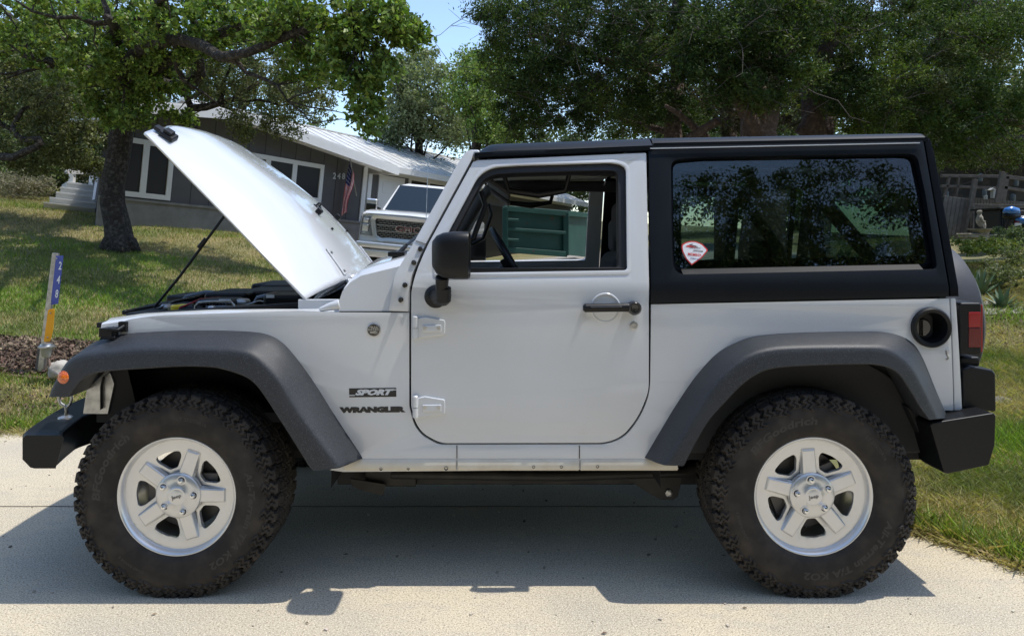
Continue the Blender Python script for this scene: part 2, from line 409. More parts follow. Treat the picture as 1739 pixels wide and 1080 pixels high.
# --- body side
body = R2([(181, 574, 0), (190, 556, .03), (214, 543, .05), (262, 536, .1), (400, 531.5, .1), (510, 528, 0), (577, 530.5, 0), (695, 531, 0),
           (695, 690, .01), (703, 722, .04), (717, 740, .04), (745, 755, .02), (1032, 754.5, .05), (1062, 742, .05), (1088, 708, .05), (1104, 668, .05), (1106, 517, 0),
           (1612, 507, 0), (1619, 697, .0), (1600, 697, .0), (1585, 680, 0), (1557, 625, .05), (1530, 596, .05), (1480, 580, .05), (1357, 577, .05),
           (1290, 584, .05), (1245, 610, .05), (1200, 660, .05), (1165, 715, 0), (1118, 792, .0), (1150, 791, 0), (1152, 796, .0),
           (583, 801, .0), (560, 798, 0), (600, 778, 0), (560, 715, 0), (500, 625, .05), (465, 590, .05), (425, 577, .05), (350, 573, .05), (230, 577, .05), (188, 584, 0)])
fh_ = S(1580, 556); fhole = [(fh_.x + .066 * math.cos(t), fh_.z + .066 * math.sin(t)) for t in np.linspace(0, 2 * math.pi, 33)[:-1]]
side = panel('body_side', body, [fhole], surf(0), .022, M_['paint'], car, bevel=.004, slices=ZS)
mirror(side, car)
rc = R2([(1615, 507, 0), (1623, 506, .01), (1634, 696, .01), (1621.5, 697, 0)])
crn = panel('rear_corner_panel', rc, [], surf(.001), .03, M_['paint'], car, bevel=.004, slices=ZS); mirror(crn, car)
# sill: dusty lower folded edge
sp = MB()
for a, b in ((586, 774.6), (777.6, 982.6), (985.6, 1150)):
    A, B = S(a, 779), S(b, 777)
    rows = []
    for t, dz, dy in ((0, 0, -.001), (.25, -.012, -.009), (.7, -.035, -.010), (1, -.044, -.004), (1, -.049, .02)):
        rows.append([Vector((x, sy(.5) + dy, A.z + dz)) for x in np.linspace(A.x, B.x, 8)])
    sp.grid(rows)
sill = obj('sill', sp, M_['paint_dirty'], car, smooth=2); mirror(sill, car)
seam = MB()
for px in (776, 984):
    a, b = S(px, 756), S(px, 778); seam.box(a.x - .0016, a.x + .0016, a.y - .0015, a.y + .002, b.z, a.z)
obj('sill_seam', seam, M_['black'], car)
hl = MB()
for px, py, r in ((648, 797, .006), (694, 797, .005), (758, 796, .008), (906, 793.5, .006), (953, 793.5, .006), (1014, 793, .006)):
    p = S(px, py); hl.lathe([(0, r), (.004, r * .4)], 10, (p.x, sy(.45) - .014, p.z + .006))
obj('sill_bolt', hl, M_['frame'], car)

# --- engine bay, cowl, grille, tub interior
def mir(y): return 2 * YC - y
inn = MB()
inn.box(-1.66, -.62, 2.86, mir(2.86), .62, .66); inn.box(-1.66, -.64, 3.05, 3.07, .45, 1.0); inn.box(-1.66, -.64, mir(3.07), mir(3.05), .45, 1.0)
inn.box(-.66, -.62, 2.82, mir(2.82), .45, 1.16)
inn.box(-.6, 1.72, 2.86, mir(2.86), .47, .52)
inn.box(-1.66, -.68, 2.86, 3.07, 1.0, 1.02); inn.box(-1.66, -.68, mir(3.07), mir(2.86), 1.0, 1.02)
obj('inner_body', inn, M_['liner'], car)
# wheel well liners
wl = MB()
for cx in (-1.263, 1.160):
    for sgn in (0, 1):
        ya, yb = (2.815, 3.12) if not sgn else (mir(3.12), mir(2.815))
        rows = [[Vector((cx + .56 * math.cos(a), y, .42 + .50 * math.sin(a))) for a in np.linspace(.12 if cx > 0 else -.1, math.pi + (.1 if cx > 0 else -.55), 24)] for y in (ya, yb)]
        rows_ = [[Vector((max(min(p.x, 1.66), -1.62), p.y, p.z)) for p in r] for r in rows]
        wl.grid(rows_)
        yy = 3.12 if not sgn else mir(3.12)
        wl.add([rows_[1 if not sgn else 0][i] for i in range(24)], [tuple(range(24))])
obj('wheel_well', wl, M_['liner'], car, smooth=2)
# fender tops (white rails each side of the bay)
ft = MB()
zt = lambda x: np.interp(x, [-1.60, -1.48, -1.2, -.66], [1.028, 1.045, 1.060, 1.066])
rows = []
for x in np.linspace(-1.60, -.64, 24):
    z = float(zt(x)); rows.append([Vector((x, 2.786, z - .02)), Vector((x, 2.789, z - .006)), Vector((x, 2.797, z)), Vector((x, 2.83, z + .004)), Vector((x, 2.85, z + .012)), Vector((x, 2.885, z + .012)), Vector((x, 2.89, z - .02)), Vector((x, 2.90, z - .10))])
ft.grid(rows); ftop = obj('fender_rail', ft, M_['paint'], car, smooth=2); mirror(ftop, car)
# grille: rounded front shell
gr = MB(); rows = []
for v in np.linspace(-1, 1, 41):
    y = YC + v * .735; bow = .075 * abs(v) ** 2.6; xf = -1.715 + bow; top = 1.035 - .012 * abs(v) ** 3
    rows.append([Vector((-1.575, y, top + .012)), Vector((-1.62 + bow * .5, y, top + .010)), Vector((xf + .025, y, top - .015)), Vector((xf, y, top - .07)), Vector((xf - .005, y, .85)), Vector((xf, y, .70)), Vector((xf + .06, y, .64)), Vector((xf + .16, y, .64))])
gr.grid(rows)
for s in (0, -1):
    gr.add(rows[s], [tuple(range(8))], 1)
gp = obj('grille', gr, [M_['paint'], M_['liner']], car, smooth=2)
gk = MB(); gk.prism([Vector((-1.70, 2.838, .66)), Vector((-1.60, 2.838, .66)), Vector((-1.575, 2.838, .78)), Vector((-1.60, 2.838, .845)), Vector((-1.64, 2.838, .80)), Vector((-1.685, 2.838, .76))], Vector((0, -.004, 0)), Vector((0, .006, 0)))
obj('grille_bracket', gk, M_['steel'], gp, bevel=.002)
gs = MB()
for k in range(7):
    y = YC + (k - 3) * .088; b = -1.722 + .075 * (abs(y - YC) / .735) ** 2.6
    gs.box(b - .004, b + .02, y - .026, y + .026, .75, .985)
obj('grille_slot', gs, M_['black'], gp)
for s in (-1, 1):
    hlm = MB(); c = (-1.705, YC + s * .52, .88)
    hlm.lathe([(-.03, .01), (-.028, .06), (-.015, .085), (.01, .092)], 28, c, 'x')
    obj('headlight', hlm, M_['chrome'], gp, smooth=True)
# radiator shroud and black hood seal
rs = MB(); rs.box(-1.585, -1.50, 2.95, mir(2.95), .95, 1.052); rs.box(-1.50, -1.40, 3.0, mir(3.0), .9, 1.02)
for yy in (2.905, mir(2.905)):
    rs.bar((-1.56, yy, 1.044), (-.70, yy, 1.098), .03, .022)
rs.bar((-1.60, 2.95, 1.052), (-1.60, mir(2.95), 1.052), .02, .02)
obj('radiator_shroud', rs, M_['plastic'], car, bevel=.006)
# engine
en = MB()
def eb(px0, px1, py0, py1, Y, dy, m=0):
    a, b = P(px0, py1, Y), P(px1, py0, Y); en.box(a.x, b.x, Y, Y + dy, a.z - .15, b.z, m)
eb(300, 345, 519, 531, 3.02, .18); eb(330, 395, 509, 534, 3.05, .16); eb(345, 420, 497, 530, 3.35, .3); eb(400, 505, 494, 530, 3.45, .5)
eb(440, 580, 484, 530, 3.75, .5); eb(280, 380, 502, 530, 3.9, .3); eb(445, 520, 501, 532, 3.05, .2); eb(240, 300, 518, 540, 3.3, .5); eb(520, 590, 478, 530, 3.3, .4); eb(425, 500, 482, 500, 3.9, .35); eb(350, 400, 499, 525, 3.6, .1, 1); eb(396, 420, 508, 530, 3.1, .06, 1)
engine = obj('engine', en, [M_['plastic'], M_['alu']], car, bevel=.018, seg=3)
ei = MB()
for i in range(11):
    p = P(328 + i * 5.6, 516, 3.04); ei.box(p.x, p.x + .006, 3.03, 3.20, p.z - .06, p.z + .004)
obj('air_filter_rib', ei, M_['gloss_black'], engine)
ep = MB()
ep.tube([P(331, 530, 3.0), P(332, 520, 3.0), P(338, 514, 3.0), P(355, 512.5, 3.0), P(392, 512, 3.0), P(397, 518, 3.0), P(399, 530, 3.0)], .006, 8)
ep.tube([P(425, 534, 3.3), P(440, 508, 3.3), P(470, 502, 3.3), P(500, 512, 3.3), P(508, 532, 3.3)], .02, 10, mi=1)
ep.tube([P(300, 530, 3.5), P(320, 506, 3.5), P(350, 500, 3.5), P(390, 503, 3.5)], .022, 10, mi=1)
ep.tube([P(470, 520, 3.2), P(485, 508, 3.15), P(520, 505, 3.15), P(560, 500, 3.15), P(585, 485, 3.2)], .014, 10, mi=1)
ep.tube([P(520, 528, 3.0), P(545, 500, 3.1), P(580, 478, 3.25), P(600, 470, 3.3)], .012, 10, mi=2)
ep.tube([P(350, 523, 3.02), P(430, 520, 3.02), P(505, 522, 3.1)], .008, 8, mi=1)
obj('engine_hose', ep, [M_['steel'], M_['gloss_black'], M_['alu']], engine, smooth=2)
for pts_, r_, mi_ in (([P(305, 523, 3.0), P(340, 508, 3.1), P(372, 505, 3.2), P(400, 512, 3.2)], .0035, 0), ([P(410, 521, 3.05), P(440, 511, 3.1), P(470, 516, 3.1), P(492, 522, 3.05)], .004, 1), ([P(270, 524, 3.1), P(296, 512, 3.2), P(330, 505, 3.3)], .005, 2), ([P(520, 515, 3.05), P(545, 506, 3.05), P(570, 494, 3.1)], .004, 2)):
    wq = MB(); wq.tube(pts_, r_, 6); obj('wire', wq, [M_['red'], M_['steel'], M_['gloss_black']][mi_], engine, smooth=True)
for px, py, Y_, w_, h_ in ((372, 515, 3.045, .05, .018), (452, 506, 3.045, .035, .014), (540, 492, 3.295, .05, .02)):
    lb = MB(); p = P(px, py, Y_); lb.box(p.x, p.x + w_, Y_ - .002, Y_, p.z, p.z + h_); obj('caution_label', lb, M_['decalwhite'], engine)
bt_ = MB(); p = P(535, 498, 3.30); bt_.box(p.x, p.x + .16, 3.31, 3.5, p.z - .1, p.z + .03); obj('battery', bt_, M_['liner'], engine, bevel=.006)
for dx in (.03, .13):
    bt_ = MB(); bt_.lathe([(0, .012), (.025, .011)], 10, (p.x + dx, 3.35, p.z + .03), 'z', cap=True); obj('battery_post', bt_, M_['alu'], engine)
yc_ = MB()
for px, py, Y, r in ((300, 520, 3.08, .024), (312, 519, 3.1, .03), (323, 521, 3.06, .022)):
    p = P(px, py, Y); yc_.lathe([(-.03, r), (.0, r), (.006, r * .7)], 14, p, 'z', cap=True)
obj('filler_cap', yc_, M_['yellow'], engine, smooth=2)
rv = MB()
for px, py, Y, r in ((283, 521, 3.15, .03), (360, 524, 2.97, .02), (490, 512, 3.3, .03), (470, 500, 3.6, .05), (290, 522, 3.2, .025)):
    p = P(px, py, Y); rv.lathe([(-.05, r), (.0, r), (.004, r * .85), (.012, r * .6)], 16, p, 'z', cap=True)
obj('reservoir_cap', rv, M_['alu'], engine, smooth=2)
# white inner strip by the hood hinge side
wi = MB(); a, b = S(503, 527, .05), S(577, 505, .05); wi.box(a.x, b.x, 2.86, 2.88, 1.03, 1.115); 
wi.tube([S(540, 527, .0) + Vector((0, .02, 0)), S(560, 521) + Vector((0, .02, 0)), S(576, 518) + Vector((0, .02, 0))], [.008, .017, .022], 12)
obj('inner_fender', wi, M_['paint'], car, bevel=.004)

# cowl
cw = MB(); prof = [(-.668, 1.070), (-.669, 1.115), (-.655, 1.160), (-.625, 1.200), (-.585, 1.228), (-.53, 1.243), (-.46, 1.262), (-.39, 1.282)]
rows = []
for v in list(np.linspace(-1, 1, 45)):
    e = abs(v)
    rows.append([Vector((x, YC + v * (YC - sy(z) - .006), 1.070 + (z - 1.070) * (1 - .10 * max(0, (e - .93) / .07) ** 2) + (.045 * (1 - e ** 3.5) if z > 1.08 else 0))) for x, z in prof])
cw.grid(rows)
for r in (rows[0], rows[-1]):
    cw.add(r + [Vector((-.39, r[0].y, 1.07))], [tuple(range(len(r) + 1))])
cowl = obj('cowl', cw, M_['paint'], car, smooth=2)
cg = MB()
for v in (-.45, .45):
    cg.box(-.50, -.43, YC + v - .2, YC + v + .2, 1.285, 1.305)
obj('cowl_vent', cg, M_['plastic'], cowl, bevel=.004)
cl = MB(); a = S(576, 530.5); b = S(694, 530.5); cl.box(a.x, b.x, a.y + .002, a.y + .02, a.z - .004, a.z + .004); obj('cowl_gap', cl, M_['black'], cowl)

# windscreen frame
pil = R2([(798, 255, .01), (805, 257, 0), (801, 271, 0), (720, 419.5, .03), (698, 470, .05), (694, 498, 0), (693.5, 529, 0), (661, 527.5, 0), (671, 466, .02), (704, 410, .02), (779, 276, 0), (790, 259, .015)])
wf = panel('windscreen_frame', pil, [], surf(-.004), .055, M_['paint'], car, bevel=.008, slices=ZS, seg=3)
mirror(wf, car)
hd = MB(); hd.bar((-.145, 2.96, 1.705), (-.145, mir(2.96), 1.705), .05, .05); hd.bar((-.385, 2.84, 1.29), (-.385, mir(2.84), 1.29), .05, .04)
obj('windscreen_header', hd, M_['paint'], wf, bevel=.01)
ws = MB(); ws.add([Vector((-.375, 2.86, 1.30)), Vector((-.375, mir(2.86), 1.30)), Vector((-.15, mir(2.97), 1.69)), Vector((-.15, 2.97, 1.69))], [(0, 1, 2, 3)])
obj('windscreen', ws, M_['glass'], wf)
bs = MB()
for px, py in ((714, 423), (703, 446), (688, 484), (681, 509)):
    p = S(px, py, -.004); bs.lathe([(0, .0105), (-.006, .0105), (-.009, .007), (-.009, .0045), (-.004, .0040)], 16, p, cap=True)
obj('frame_bolt', bs, M_['gloss_black'], wf, smooth=2)
sm = MB(); a = S(706, 409, -.006); b = S(727, 416, -.006); sm.bar(a, b, .003, .0018); obj('frame_seam', sm, M_['seal'], wf)
wp = MB()
wp.bar(P(645, 458, 2.98), P(665, 446, 3.0), .035, .02); wp.bar(P(655, 452, 2.98), P(689, 418, 3.05), .02, .014); wp.bar(P(690, 417, 3.05), P(735, 380, 3.55), .012, .012)
obj('wiper', wp, M_['plastic'], wf, bevel=.004)
an = MB(); an.tube([P(722, 425, 4.32), P(727, 262, 4.40)], [.0028, .0012], 6); an.lathe([(0, .015), (.03, .01), (.04, .005)], 12, P(722, 432, 4.32), 'z')
obj('antenna', an, M_['steel'], car, smooth=2)

# --- door
dr = R2([(698.5, 529, 0), (698.5, 496, .02), (706, 464, .05), (725, 419, .03), (805, 273, .012), (1097, 260, .006), (1101.5, 517, 0), (1101.5, 664, .03), (1085, 706, .05), (1059, 739, .05), (1030, 751.5, .05), (748, 752, .03), (719, 736, .04), (706, 718, .04), (698.5, 690, .01)])
hole = R2([(742, 464, .012), (743, 431, .01), (766, 386, 0), (813, 298, .03), (836, 284, .04), (880, 281, 0), (1040, 276, .03), (1063, 282, .035), (1064.5, 440, .0), (1065, 459, .015)])
door = panel('door', dr, [hole], surf(-.002), .03, M_['paint'], car, bevel=.0045, slices=ZS, seg=3)
fdoor = mirror(door, car)
inner = R2([(752, 457, .01), (754, 431, .01), (776, 388, 0), (819, 306, .02), (838, 296, .03), (880, 293.5, 0), (1036, 289, .02), (1050, 293, .02), (1051, 440, 0), (1051, 454, .012)])
hole2 = [(x, z) for x, z in hole]
seal = panel('window_seal', hole2, [inner], surf(.010), .055, M_['seal'], door, bevel=.003, slices=ZS)
ig = MB(); a, b = S(757, 455, .004), S(1064, 457, .004); ig.box(a.x, b.x, a.y - .002, a.y + .01, b.z - .011, b.z + .004); obj('belt_strip', ig, M_['plastic'], door, bevel=.002)
# sculpted ledge under the window (raised rim)
rim_o = R2([(736, 472, .02), (737, 430, .01), (761, 383, 0), (808, 296, .03), (833, 279, .04), (880, 276.5, 0), (1044, 271, .03), (1069, 279, .035), (1070.5, 440, 0), (1070.5, 466.5, .02)])
rim_p = panel('window_surround', rim_o, [hole2], surf(-.0045), .004, M_['paint'], door, bevel=.0016, slices=ZS)
card = R2([(715, 528, 0), (760, 466, 0), (1090, 462, 0), (1090, 700, .05), (1040, 740, .05), (750, 740, .05), (712, 700, .03)])
pc = panel('door_card', card, [], surf(.035), .03, M_['plastic'], door, bevel=.008, slices=ZS); mirror(pc, fdoor)
for py0 in (555.5, 690):
    hg = MB(); sl_ = 1 if py0 < 600 else 1
    A = lambda px, dy, off=-.002: S(px, py0 + dy, off)
    kn = MB(); t, bt = A(705.5, -17, -.014), A(705.5, 18.5, -.014)
    kn.tube([bt, A(705.5, 2.2, -.014)], .0115, 16); kn.tube([A(705.5, 1.2, -.014), t, t + Vector((0, 0, .004))], [.0115, .0115, .007], 16)
    pl = [A(709, -15), A(722, -18), A(755, -12.5), A(756.5, -8), A(756, 11), A(752, 13), A(712, 18.5), A(709, 16)]
    hg.prism(pl, Vector((0, -.011, 0)), Vector((0, .004, 0)))
    h = obj('hinge', hg, M_['paint'], door, bevel=.004, seg=3)
    obj('hinge_pin', kn, M_['paint'], h, smooth=2)
    pd = MB(); q = [A(718, -4), A(750, -4.5), A(750, 7), A(718, 8)]; pd.prism(q, Vector((0, -.018, 0)), Vector((0, -.008, 0))); obj('hinge_pad', pd, M_['paint'], h, bevel=.003)
    hs = MB()
    for px in (721.5, 745): hs.lathe([(0, .0075), (-.003, .0075), (-.003, .003)], 14, A(px, 1.5, -.020), cap=True)
    obj('hinge_screw', hs, M_['steel'], h, smooth=2)
# handle
hr = MB(); c = S(1028, 523, -.002); 
hr.lathe([(.0, .060), (-.0035, .057), (-.0035, .054), (.000, .047)], 44, c)
obj('handle_recess', hr, M_['paint'], door, smooth=True)
hh = MB(); a, b = S(990, 523, -.035), S(1072, 522, -.035)
hh.tube([a, a + Vector((.008, 0, 0)), b], [.010, .017, .017], 14)
for i, v in enumerate(hh.v): pass
hh.tube([S(996, 523, -.03), S(996, 523, .0)], .011, 12)
handle = obj('door_handle', hh, M_['plastic'], door, smooth=2, bevel=.002)
hb = MB(); c = S(1074.5, 522, 0); hb.lathe([(.0, .026), (-.045, .027), (-.052, .022), (-.052, .017), (-.046, .015), (-.045, .001)], 30, c); obj('handle_button', hb, M_['gloss_black'], handle, smooth=2)
hl2 = MB(); a, b = S(1002, 521.5, -.052), S(1056, 521, -.052); hl2.bar(a, b, .012, .006); obj('handle_grip', hl2, M_['gloss_black'], handle, bevel=.003)
lk = MB(); lk.lathe([(0, .0165), (-.005, .0155), (-.006, .010), (-.003, .009), (-.003, .001)], 24, S(1076.5, 553, -.002)); obj('door_lock', lk, M_['steel'], door, smooth=2)
# mirror (base, arm, housing, glass)
def make_mirror(sgn):
    mp_ = lambda v: v if sgn < 0 else Vector((v.x, mir(v.y), v.z))
    b = MB(); c = S(741, 503, 0)
    rows = [(0, .046), (-.015, .046), (-.024, .038), (-.030, .015)]
    b.lathe(rows, 26, c, cap=True)
    b.tube([c + Vector((0, -.01, 0)), P(752, 506, 2.70), P(754, 500, 2.68)], [.03, .032, .029], 16)
    b.tube([P(753, 512, 2.69), P(753, 488, 2.68)], [.029, .030], 16)
    b.tube([P(750, 495, 2.68), P(751, 470, 2.655)], [.022, .026], 16)
    b.v = [tuple(mp_(Vector(v))) for v in b.v]
    base = obj('mirror_arm', b, M_['plastic'], door if sgn < 0 else fdoor, smooth=2, bevel=.003)
    h = MB(); rows = []
    x0, x1 = P(735, 0, 2.64).x, P(797, 0, 2.64).x; z0, z1 = P(0, 474, 2.64).z, P(0, 393, 2.64).z
    cz = (z0 + z1) / 2; hz = (z1 - z0) / 2
    for t, s_, w in ((0, .55, .55), (.12, .80, .80), (.3, .94, .93), (.6, 1, .99), (.97, 1.0, 1.0), (1.0, .985, .985)):
        x = x0 + (x1 - x0) * t; r = []
        for k in range(40):
            a = 2 * math.pi * k / 40; ca, sa = math.cos(a), math.sin(a); e = .45
            yy = abs(ca) ** e * (1 if ca > 0 else -1); zz = abs(sa) ** e * (1 if sa > 0 else -1)
            r.append(mp_(Vector((x, 2.655 + yy * .090 * w, cz + zz * hz * s_ + (1 - s_) * .010))))
        rows.append(r)
    h.grid(rows, closed=True); h.add(rows[0], [tuple(range(40))])
    inn_ = [[Vector((p.x - (.012 if i else 0), 2.655 * (1 if sgn < 0 else 1) + (p.y - (2.655 if sgn < 0 else mir(2.655))) * .93 + (0 if sgn < 0 else mir(2.655) - 2.655), cz + (p.z - cz) * .93)) for p in rows[-1]] for i in range(2)]
    sgy = 1 if sgn < 0 else -1; nm_ = Vector((.95, .25 * sgy, .1)).normalized(); c0_ = sum(inn_[1], Vector()) / 40 - Vector((.018, 0, 0))
    inn_[1] = [p - Vector(((p - c0_).dot(nm_) / nm_.x, 0, 0)) for p in inn_[1]]
    h.grid([rows[-1], inn_[0], [p - Vector((.002, 0, 0)) for p in inn_[1]]], closed=True)
    hs_ = obj('mirror_housing', h, M_['plastic'], door if sgn < 0 else fdoor, smooth=2)
    gl = MB(); gl.add(inn_[1], [tuple(range(40))]); obj('mirror_glass', gl, M_['mirror'], hs_)
make_mirror(-1); make_mirror(1)

# --- fender flares
def spline(pts, n):
    pts = np.array(pts, float); k = len(pts); t = np.arange(k); out = []
    for s in np.linspace(0, k - 1, n):
        i = min(int(s), k - 2); u = s - i
        p0, p1, p2, p3 = pts[max(i - 1, 0)], pts[i], pts[i + 1], pts[min(i + 2, k - 1)]
        out.append(.5 * ((2 * p1) + (-p0 + p2) * u + (2 * p0 - 5 * p1 + 4 * p2 - p3) * u * u + (-p0 + 3 * p1 - 3 * p2 + p3) * u ** 3))
    return out
def flare(A, B, C, yo, name='fender_flare', ya=None):
    a3 = []; b3 = []; c3 = []
    for i, (a, b, c_) in enumerate(zip(A, B, C)):
        pa = S(*a, -.001) if not (ya and i in ya) else P(a[0], a[1], ya[i])
        a3.append(pa); b3.append(P(b[0], b[1], yo + .012)); c3.append(P(c_[0], c_[1], yo))
    n = 90; a3, b3, c3 = spline(a3, n), spline(b3, n), spline(c3, n); rows = []
    for a, b, c_ in zip(a3, b3, c3):
        a, b, c_ = Vector(a), Vector(b), Vector(c_)
        r = [a + Vector((0, .02, 0)), a, a.lerp(b, .3) + (b - a).cross(Vector((0, 0, 0))), a.lerp(b, .6), a.lerp(b, .86), (a.lerp(b, .93) * .5 + b.lerp(c_, .07) * .5 + b * 0), b.lerp(c_, .15), b.lerp(c_, .4), b.lerp(c_, .8), c_.lerp(b, .06), c_ + Vector((0, .004, 0)), c_ + Vector((0, .02, 0)) , c_ + Vector((0, .10, 0)) + (b - c_) * .1, Vector((c_.x, 2.83, c_.z)) + (a - c_) * .25]
        # soft dome on the top face
        nrm = (b - a).cross(Vector((c_ - b))); 
        r[3] = r[3] + Vector((0, -.006, 0)); r[2] = r[2] + Vector((0, -.004, 0))
        rows.append(r)
    m = MB(); m.grid(rows)
    m.add(rows[0], [tuple(range(len(rows[0])))]); m.add(rows[-1], [tuple(range(len(rows[0])))])
    o = obj(name, m, M_['flare'], car, smooth=2); return o
fA = [(100, 673), (106, 652), (124, 612), (155, 584), (190, 572), (223, 566), (292, 562), (350, 561), (398, 562), (446, 566), (477, 580), (504, 609), (535, 652), (567, 703), (611, 770), (614, 778)]
fB = [(81, 674), (91, 649), (112, 615), (136, 603), (175, 598), (239, 592), (300, 591), (345, 592), (398, 594), (428, 601), (453, 622), (476, 648), (500, 688), (533, 735), (572, 786), (576, 795)]
fC = [(117, 674), (128, 657), (144, 641), (167, 633), (200, 629), (233, 627), (300, 623), (340, 623), (372, 626), (411, 638), (432, 652), (450, 675), (470, 706), (497, 748), (525, 793), (533, 799)]
f1 = flare(fA, fB, fC, 2.645, ya={0: 2.9, 1: 2.9, 2: 2.87, 3: 2.83}); mirror(f1, car)
rA = [(1095, 777), (1125, 726), (1150, 685), (1181, 640), (1217, 601), (1254, 580), (1290, 570), (1357, 565), (1461, 563), (1508, 565), (1544, 578), (1565, 604), (1591, 666), (1609, 708)]
rB = [(1127, 790), (1152, 752), (1178, 708), (1207, 662), (1234, 630), (1266, 606), (1305, 593), (1357, 589), (1461, 588), (1500, 590), (1528, 603), (1551, 626), (1577, 675), (1594, 711)]
rC = [(1162, 791), (1182, 752), (1205, 714), (1235, 680), (1264, 651), (1290, 634), (1315, 626), (1360, 622), (1455, 619), (1495, 621), (1523, 632), (1541, 655), (1562, 690), (1578, 713)]
f2 = flare(rA, rB, rC, 2.645); mirror(f2, car)
mk = MB(); p = P(110.5, 641, 2.662); mk.lathe([(.01, .0265), (-.006, .0265), (-.010, .023)], 28, p); mk.lathe([(-.010, .022), (-.016, .016), (-.018, .0001)], 28, p)
obj('side_marker', mk, M_['amber'], f1, smooth=2)

# --- bumpers
fb = MB(); rows = []
for v in np.linspace(-1, 1, 49):
    e = abs(v); y = YC + v * .845
    xo = -2.02 + .135 * max(0, (e - .30) / .70) ** 1.5; dep = .16 + .09 * (1 - min(1, max(0, (e - .45) / .2)))
    zt_, zb = .608, .455 + .012 * e
    if e > .97: xo += .012; zt_ -= .006; zb += .008
    rows.append([Vector((xo + .012, y, zt_)), Vector((xo, y, zt_ - .014)), Vector((xo, y, zb + .035)), Vector((xo + .03, y, zb + .004)), Vector((xo + .045, y, zb)),
                 Vector((xo + dep * .8, y, zb)), Vector((xo + dep, y, zt_ - .01)), Vector((xo + dep - .01, y, zt_))])
fb.grid(rows, closed=True)
for s in (0, -1): fb.add(rows[s], [tuple(range(8))])
fbo = obj('front_bumper', fb, M_['plastic'], car, smooth=2, bevel=.006)
fi = MB(); fi.box(-1.83, -1.55, 3.18, mir(3.18), .47, .60); fi.box(-1.80, -1.60, 3.1, mir(3.1), .60, .63)
for s in (3.22, mir(3.22) - .07): fi.box(-1.9, 1.95, s, s + .07, .42, .50)
obj('bumper_bracket', fi, M_['frame'], fbo, bevel=.006)
for s in (-1, 1):
    hk = MB(); b0 = Vector((-1.86, YC + s * .60, .606))
    hk.tube([b0 + Vector((0.0, 0, 0)), b0 + Vector((.005, 0, .03)), b0 + Vector((.0, 0, .05)), b0 + Vector((-.02, 0, .062)), b0 + Vector((-.028, 0, .082)), b0 + Vector((-.02, 0, .10))], .007, 10)
    hk.tube([b0 + Vector((.004, 0, .045)), b0 + Vector((.02, 0, .06)), b0 + Vector((.026, 0, .085)), b0 + Vector((.02, 0, .10))], .006, 10)
    hk.lathe([(0, .03), (.006, .028), (.012, .014)], 16, b0, 'z', cap=True)
    obj('tow_hook', hk, M_['steel'], fbo, smooth=2)
rb = MB()
xa, xb = P(1606, 0, 2.72).x, P(1692, 0, 2.72).x
def rz(py): return P(0, py, 2.72).z
for s in (0, 1):
    sg = (lambda v: v) if s == 0 else (lambda v: Vector((v.x, mir(v.y), v.z)))
    poly = [P(1580, 722, 2.70), P(1583, 718, 2.70), P(1688, 701, 2.70), P(1692, 706, 2.70), P(1690, 756, 2.70), P(1680, 790, 2.70), P(1609, 805, 2.70), P(1603, 802, 2.70)]
    back = [p + Vector((0, .45, 0)) for p in poly]
    inner_ = [p + Vector((0, .0, 0)) for p in poly]
    rb.add([sg(v) for v in inner_ + back], [tuple(range(8)), tuple(range(15, 7, -1))] + [(i, (i + 1) % 8, 8 + (i + 1) % 8, 8 + i) for i in range(8)])
x2 = P(1692, 0, 2.72).x
rb.box(x2 - .20, x2 + .015, 3.1, mir(3.1), rz(790), rz(702))
rbo = obj('rear_bumper', rb, M_['plastic'], car, bevel=.010, seg=3)
ru = MB()
for s in (0, 1):
    q = [P(1636, 626, 2.80), P(1650, 621, 2.80), P(1686, 628, 2.80), P(1692, 634, 2.80), P(1693, 700, 2.80), P(1636, 694, 2.80)]
    q = [v if not s else Vector((v.x, mir(v.y), v.z)) for v in q]
    ru.prism(q, Vector((0, 0, 0)), Vector((0, .4 if not s else -.4, 0)))
ru.box(x2 - .1, x2 + .0, 3.1, mir(3.1), rz(700), rz(640))
ru.box(P(1640, 0, 2.82).x, P(1674, 0, 2.82).x, 2.85, mir(2.85), P(0, 622, 2.85).z, P(0, 606, 2.85).z)
obj('bumper_step', ru, M_['plastic'], rbo, bevel=.010, seg=3)
li = MB(); q = [P(1540, 690, 2.80), P(1580, 714, 2.80), P(1604, 803, 2.80), P(1590, 796, 2.80), P(1566, 745, 2.80)]
li.prism(q, Vector((0, 0, 0)), Vector((0, .1, 0))); li.box(P(1535, 0, 3).x, P(1580, 0, 3).x, 3.0, 3.1, P(0, 760, 3).z, P(0, 700, 3).z)
obj('bumper_liner', li, M_['liner'], rbo, bevel=.004)
# tail lamp
for s in (0, 1):
    F = (lambda y: y) if not s else mir
    tl = MB(); x0 = P(1631, 0, 2.80).x; x1 = P(1668, 0, 2.80).x; z0 = P(0, 602, 2.80).z; z1 = P(0, 514, 2.80).z
    ya, yb = sorted((F(2.80), F(2.98)))
    tl.box(x0, x1, ya, yb, z0, z1)
    tlo = obj('tail_lamp', tl, M_['plastic'], car, bevel=.01, seg=3)
    r_ = MB(); ym = F(2.797); a_, b_ = P(1645, 590, 2.80), P(1665, 556, 2.80); c_, d_ = P(1645, 556, 2.8), P(1665, 530, 2.8)
    r_.box(a_.x, b_.x, min(ym, ym + .01), max(ym, ym + .01), a_.z, b_.z - .002, 1); r_.box(c_.x, d_.x, min(ym, ym + .01), max(ym, ym + .01), c_.z, d_.z, 0)
    r_.box(x1 - .002, x1 + .006, ya + .005, yb - .01, z0 + .008, z1 - .008, 0)
    obj('lamp_lens', r_, [M_['red'], M_['darkred']], tlo, bevel=.003)
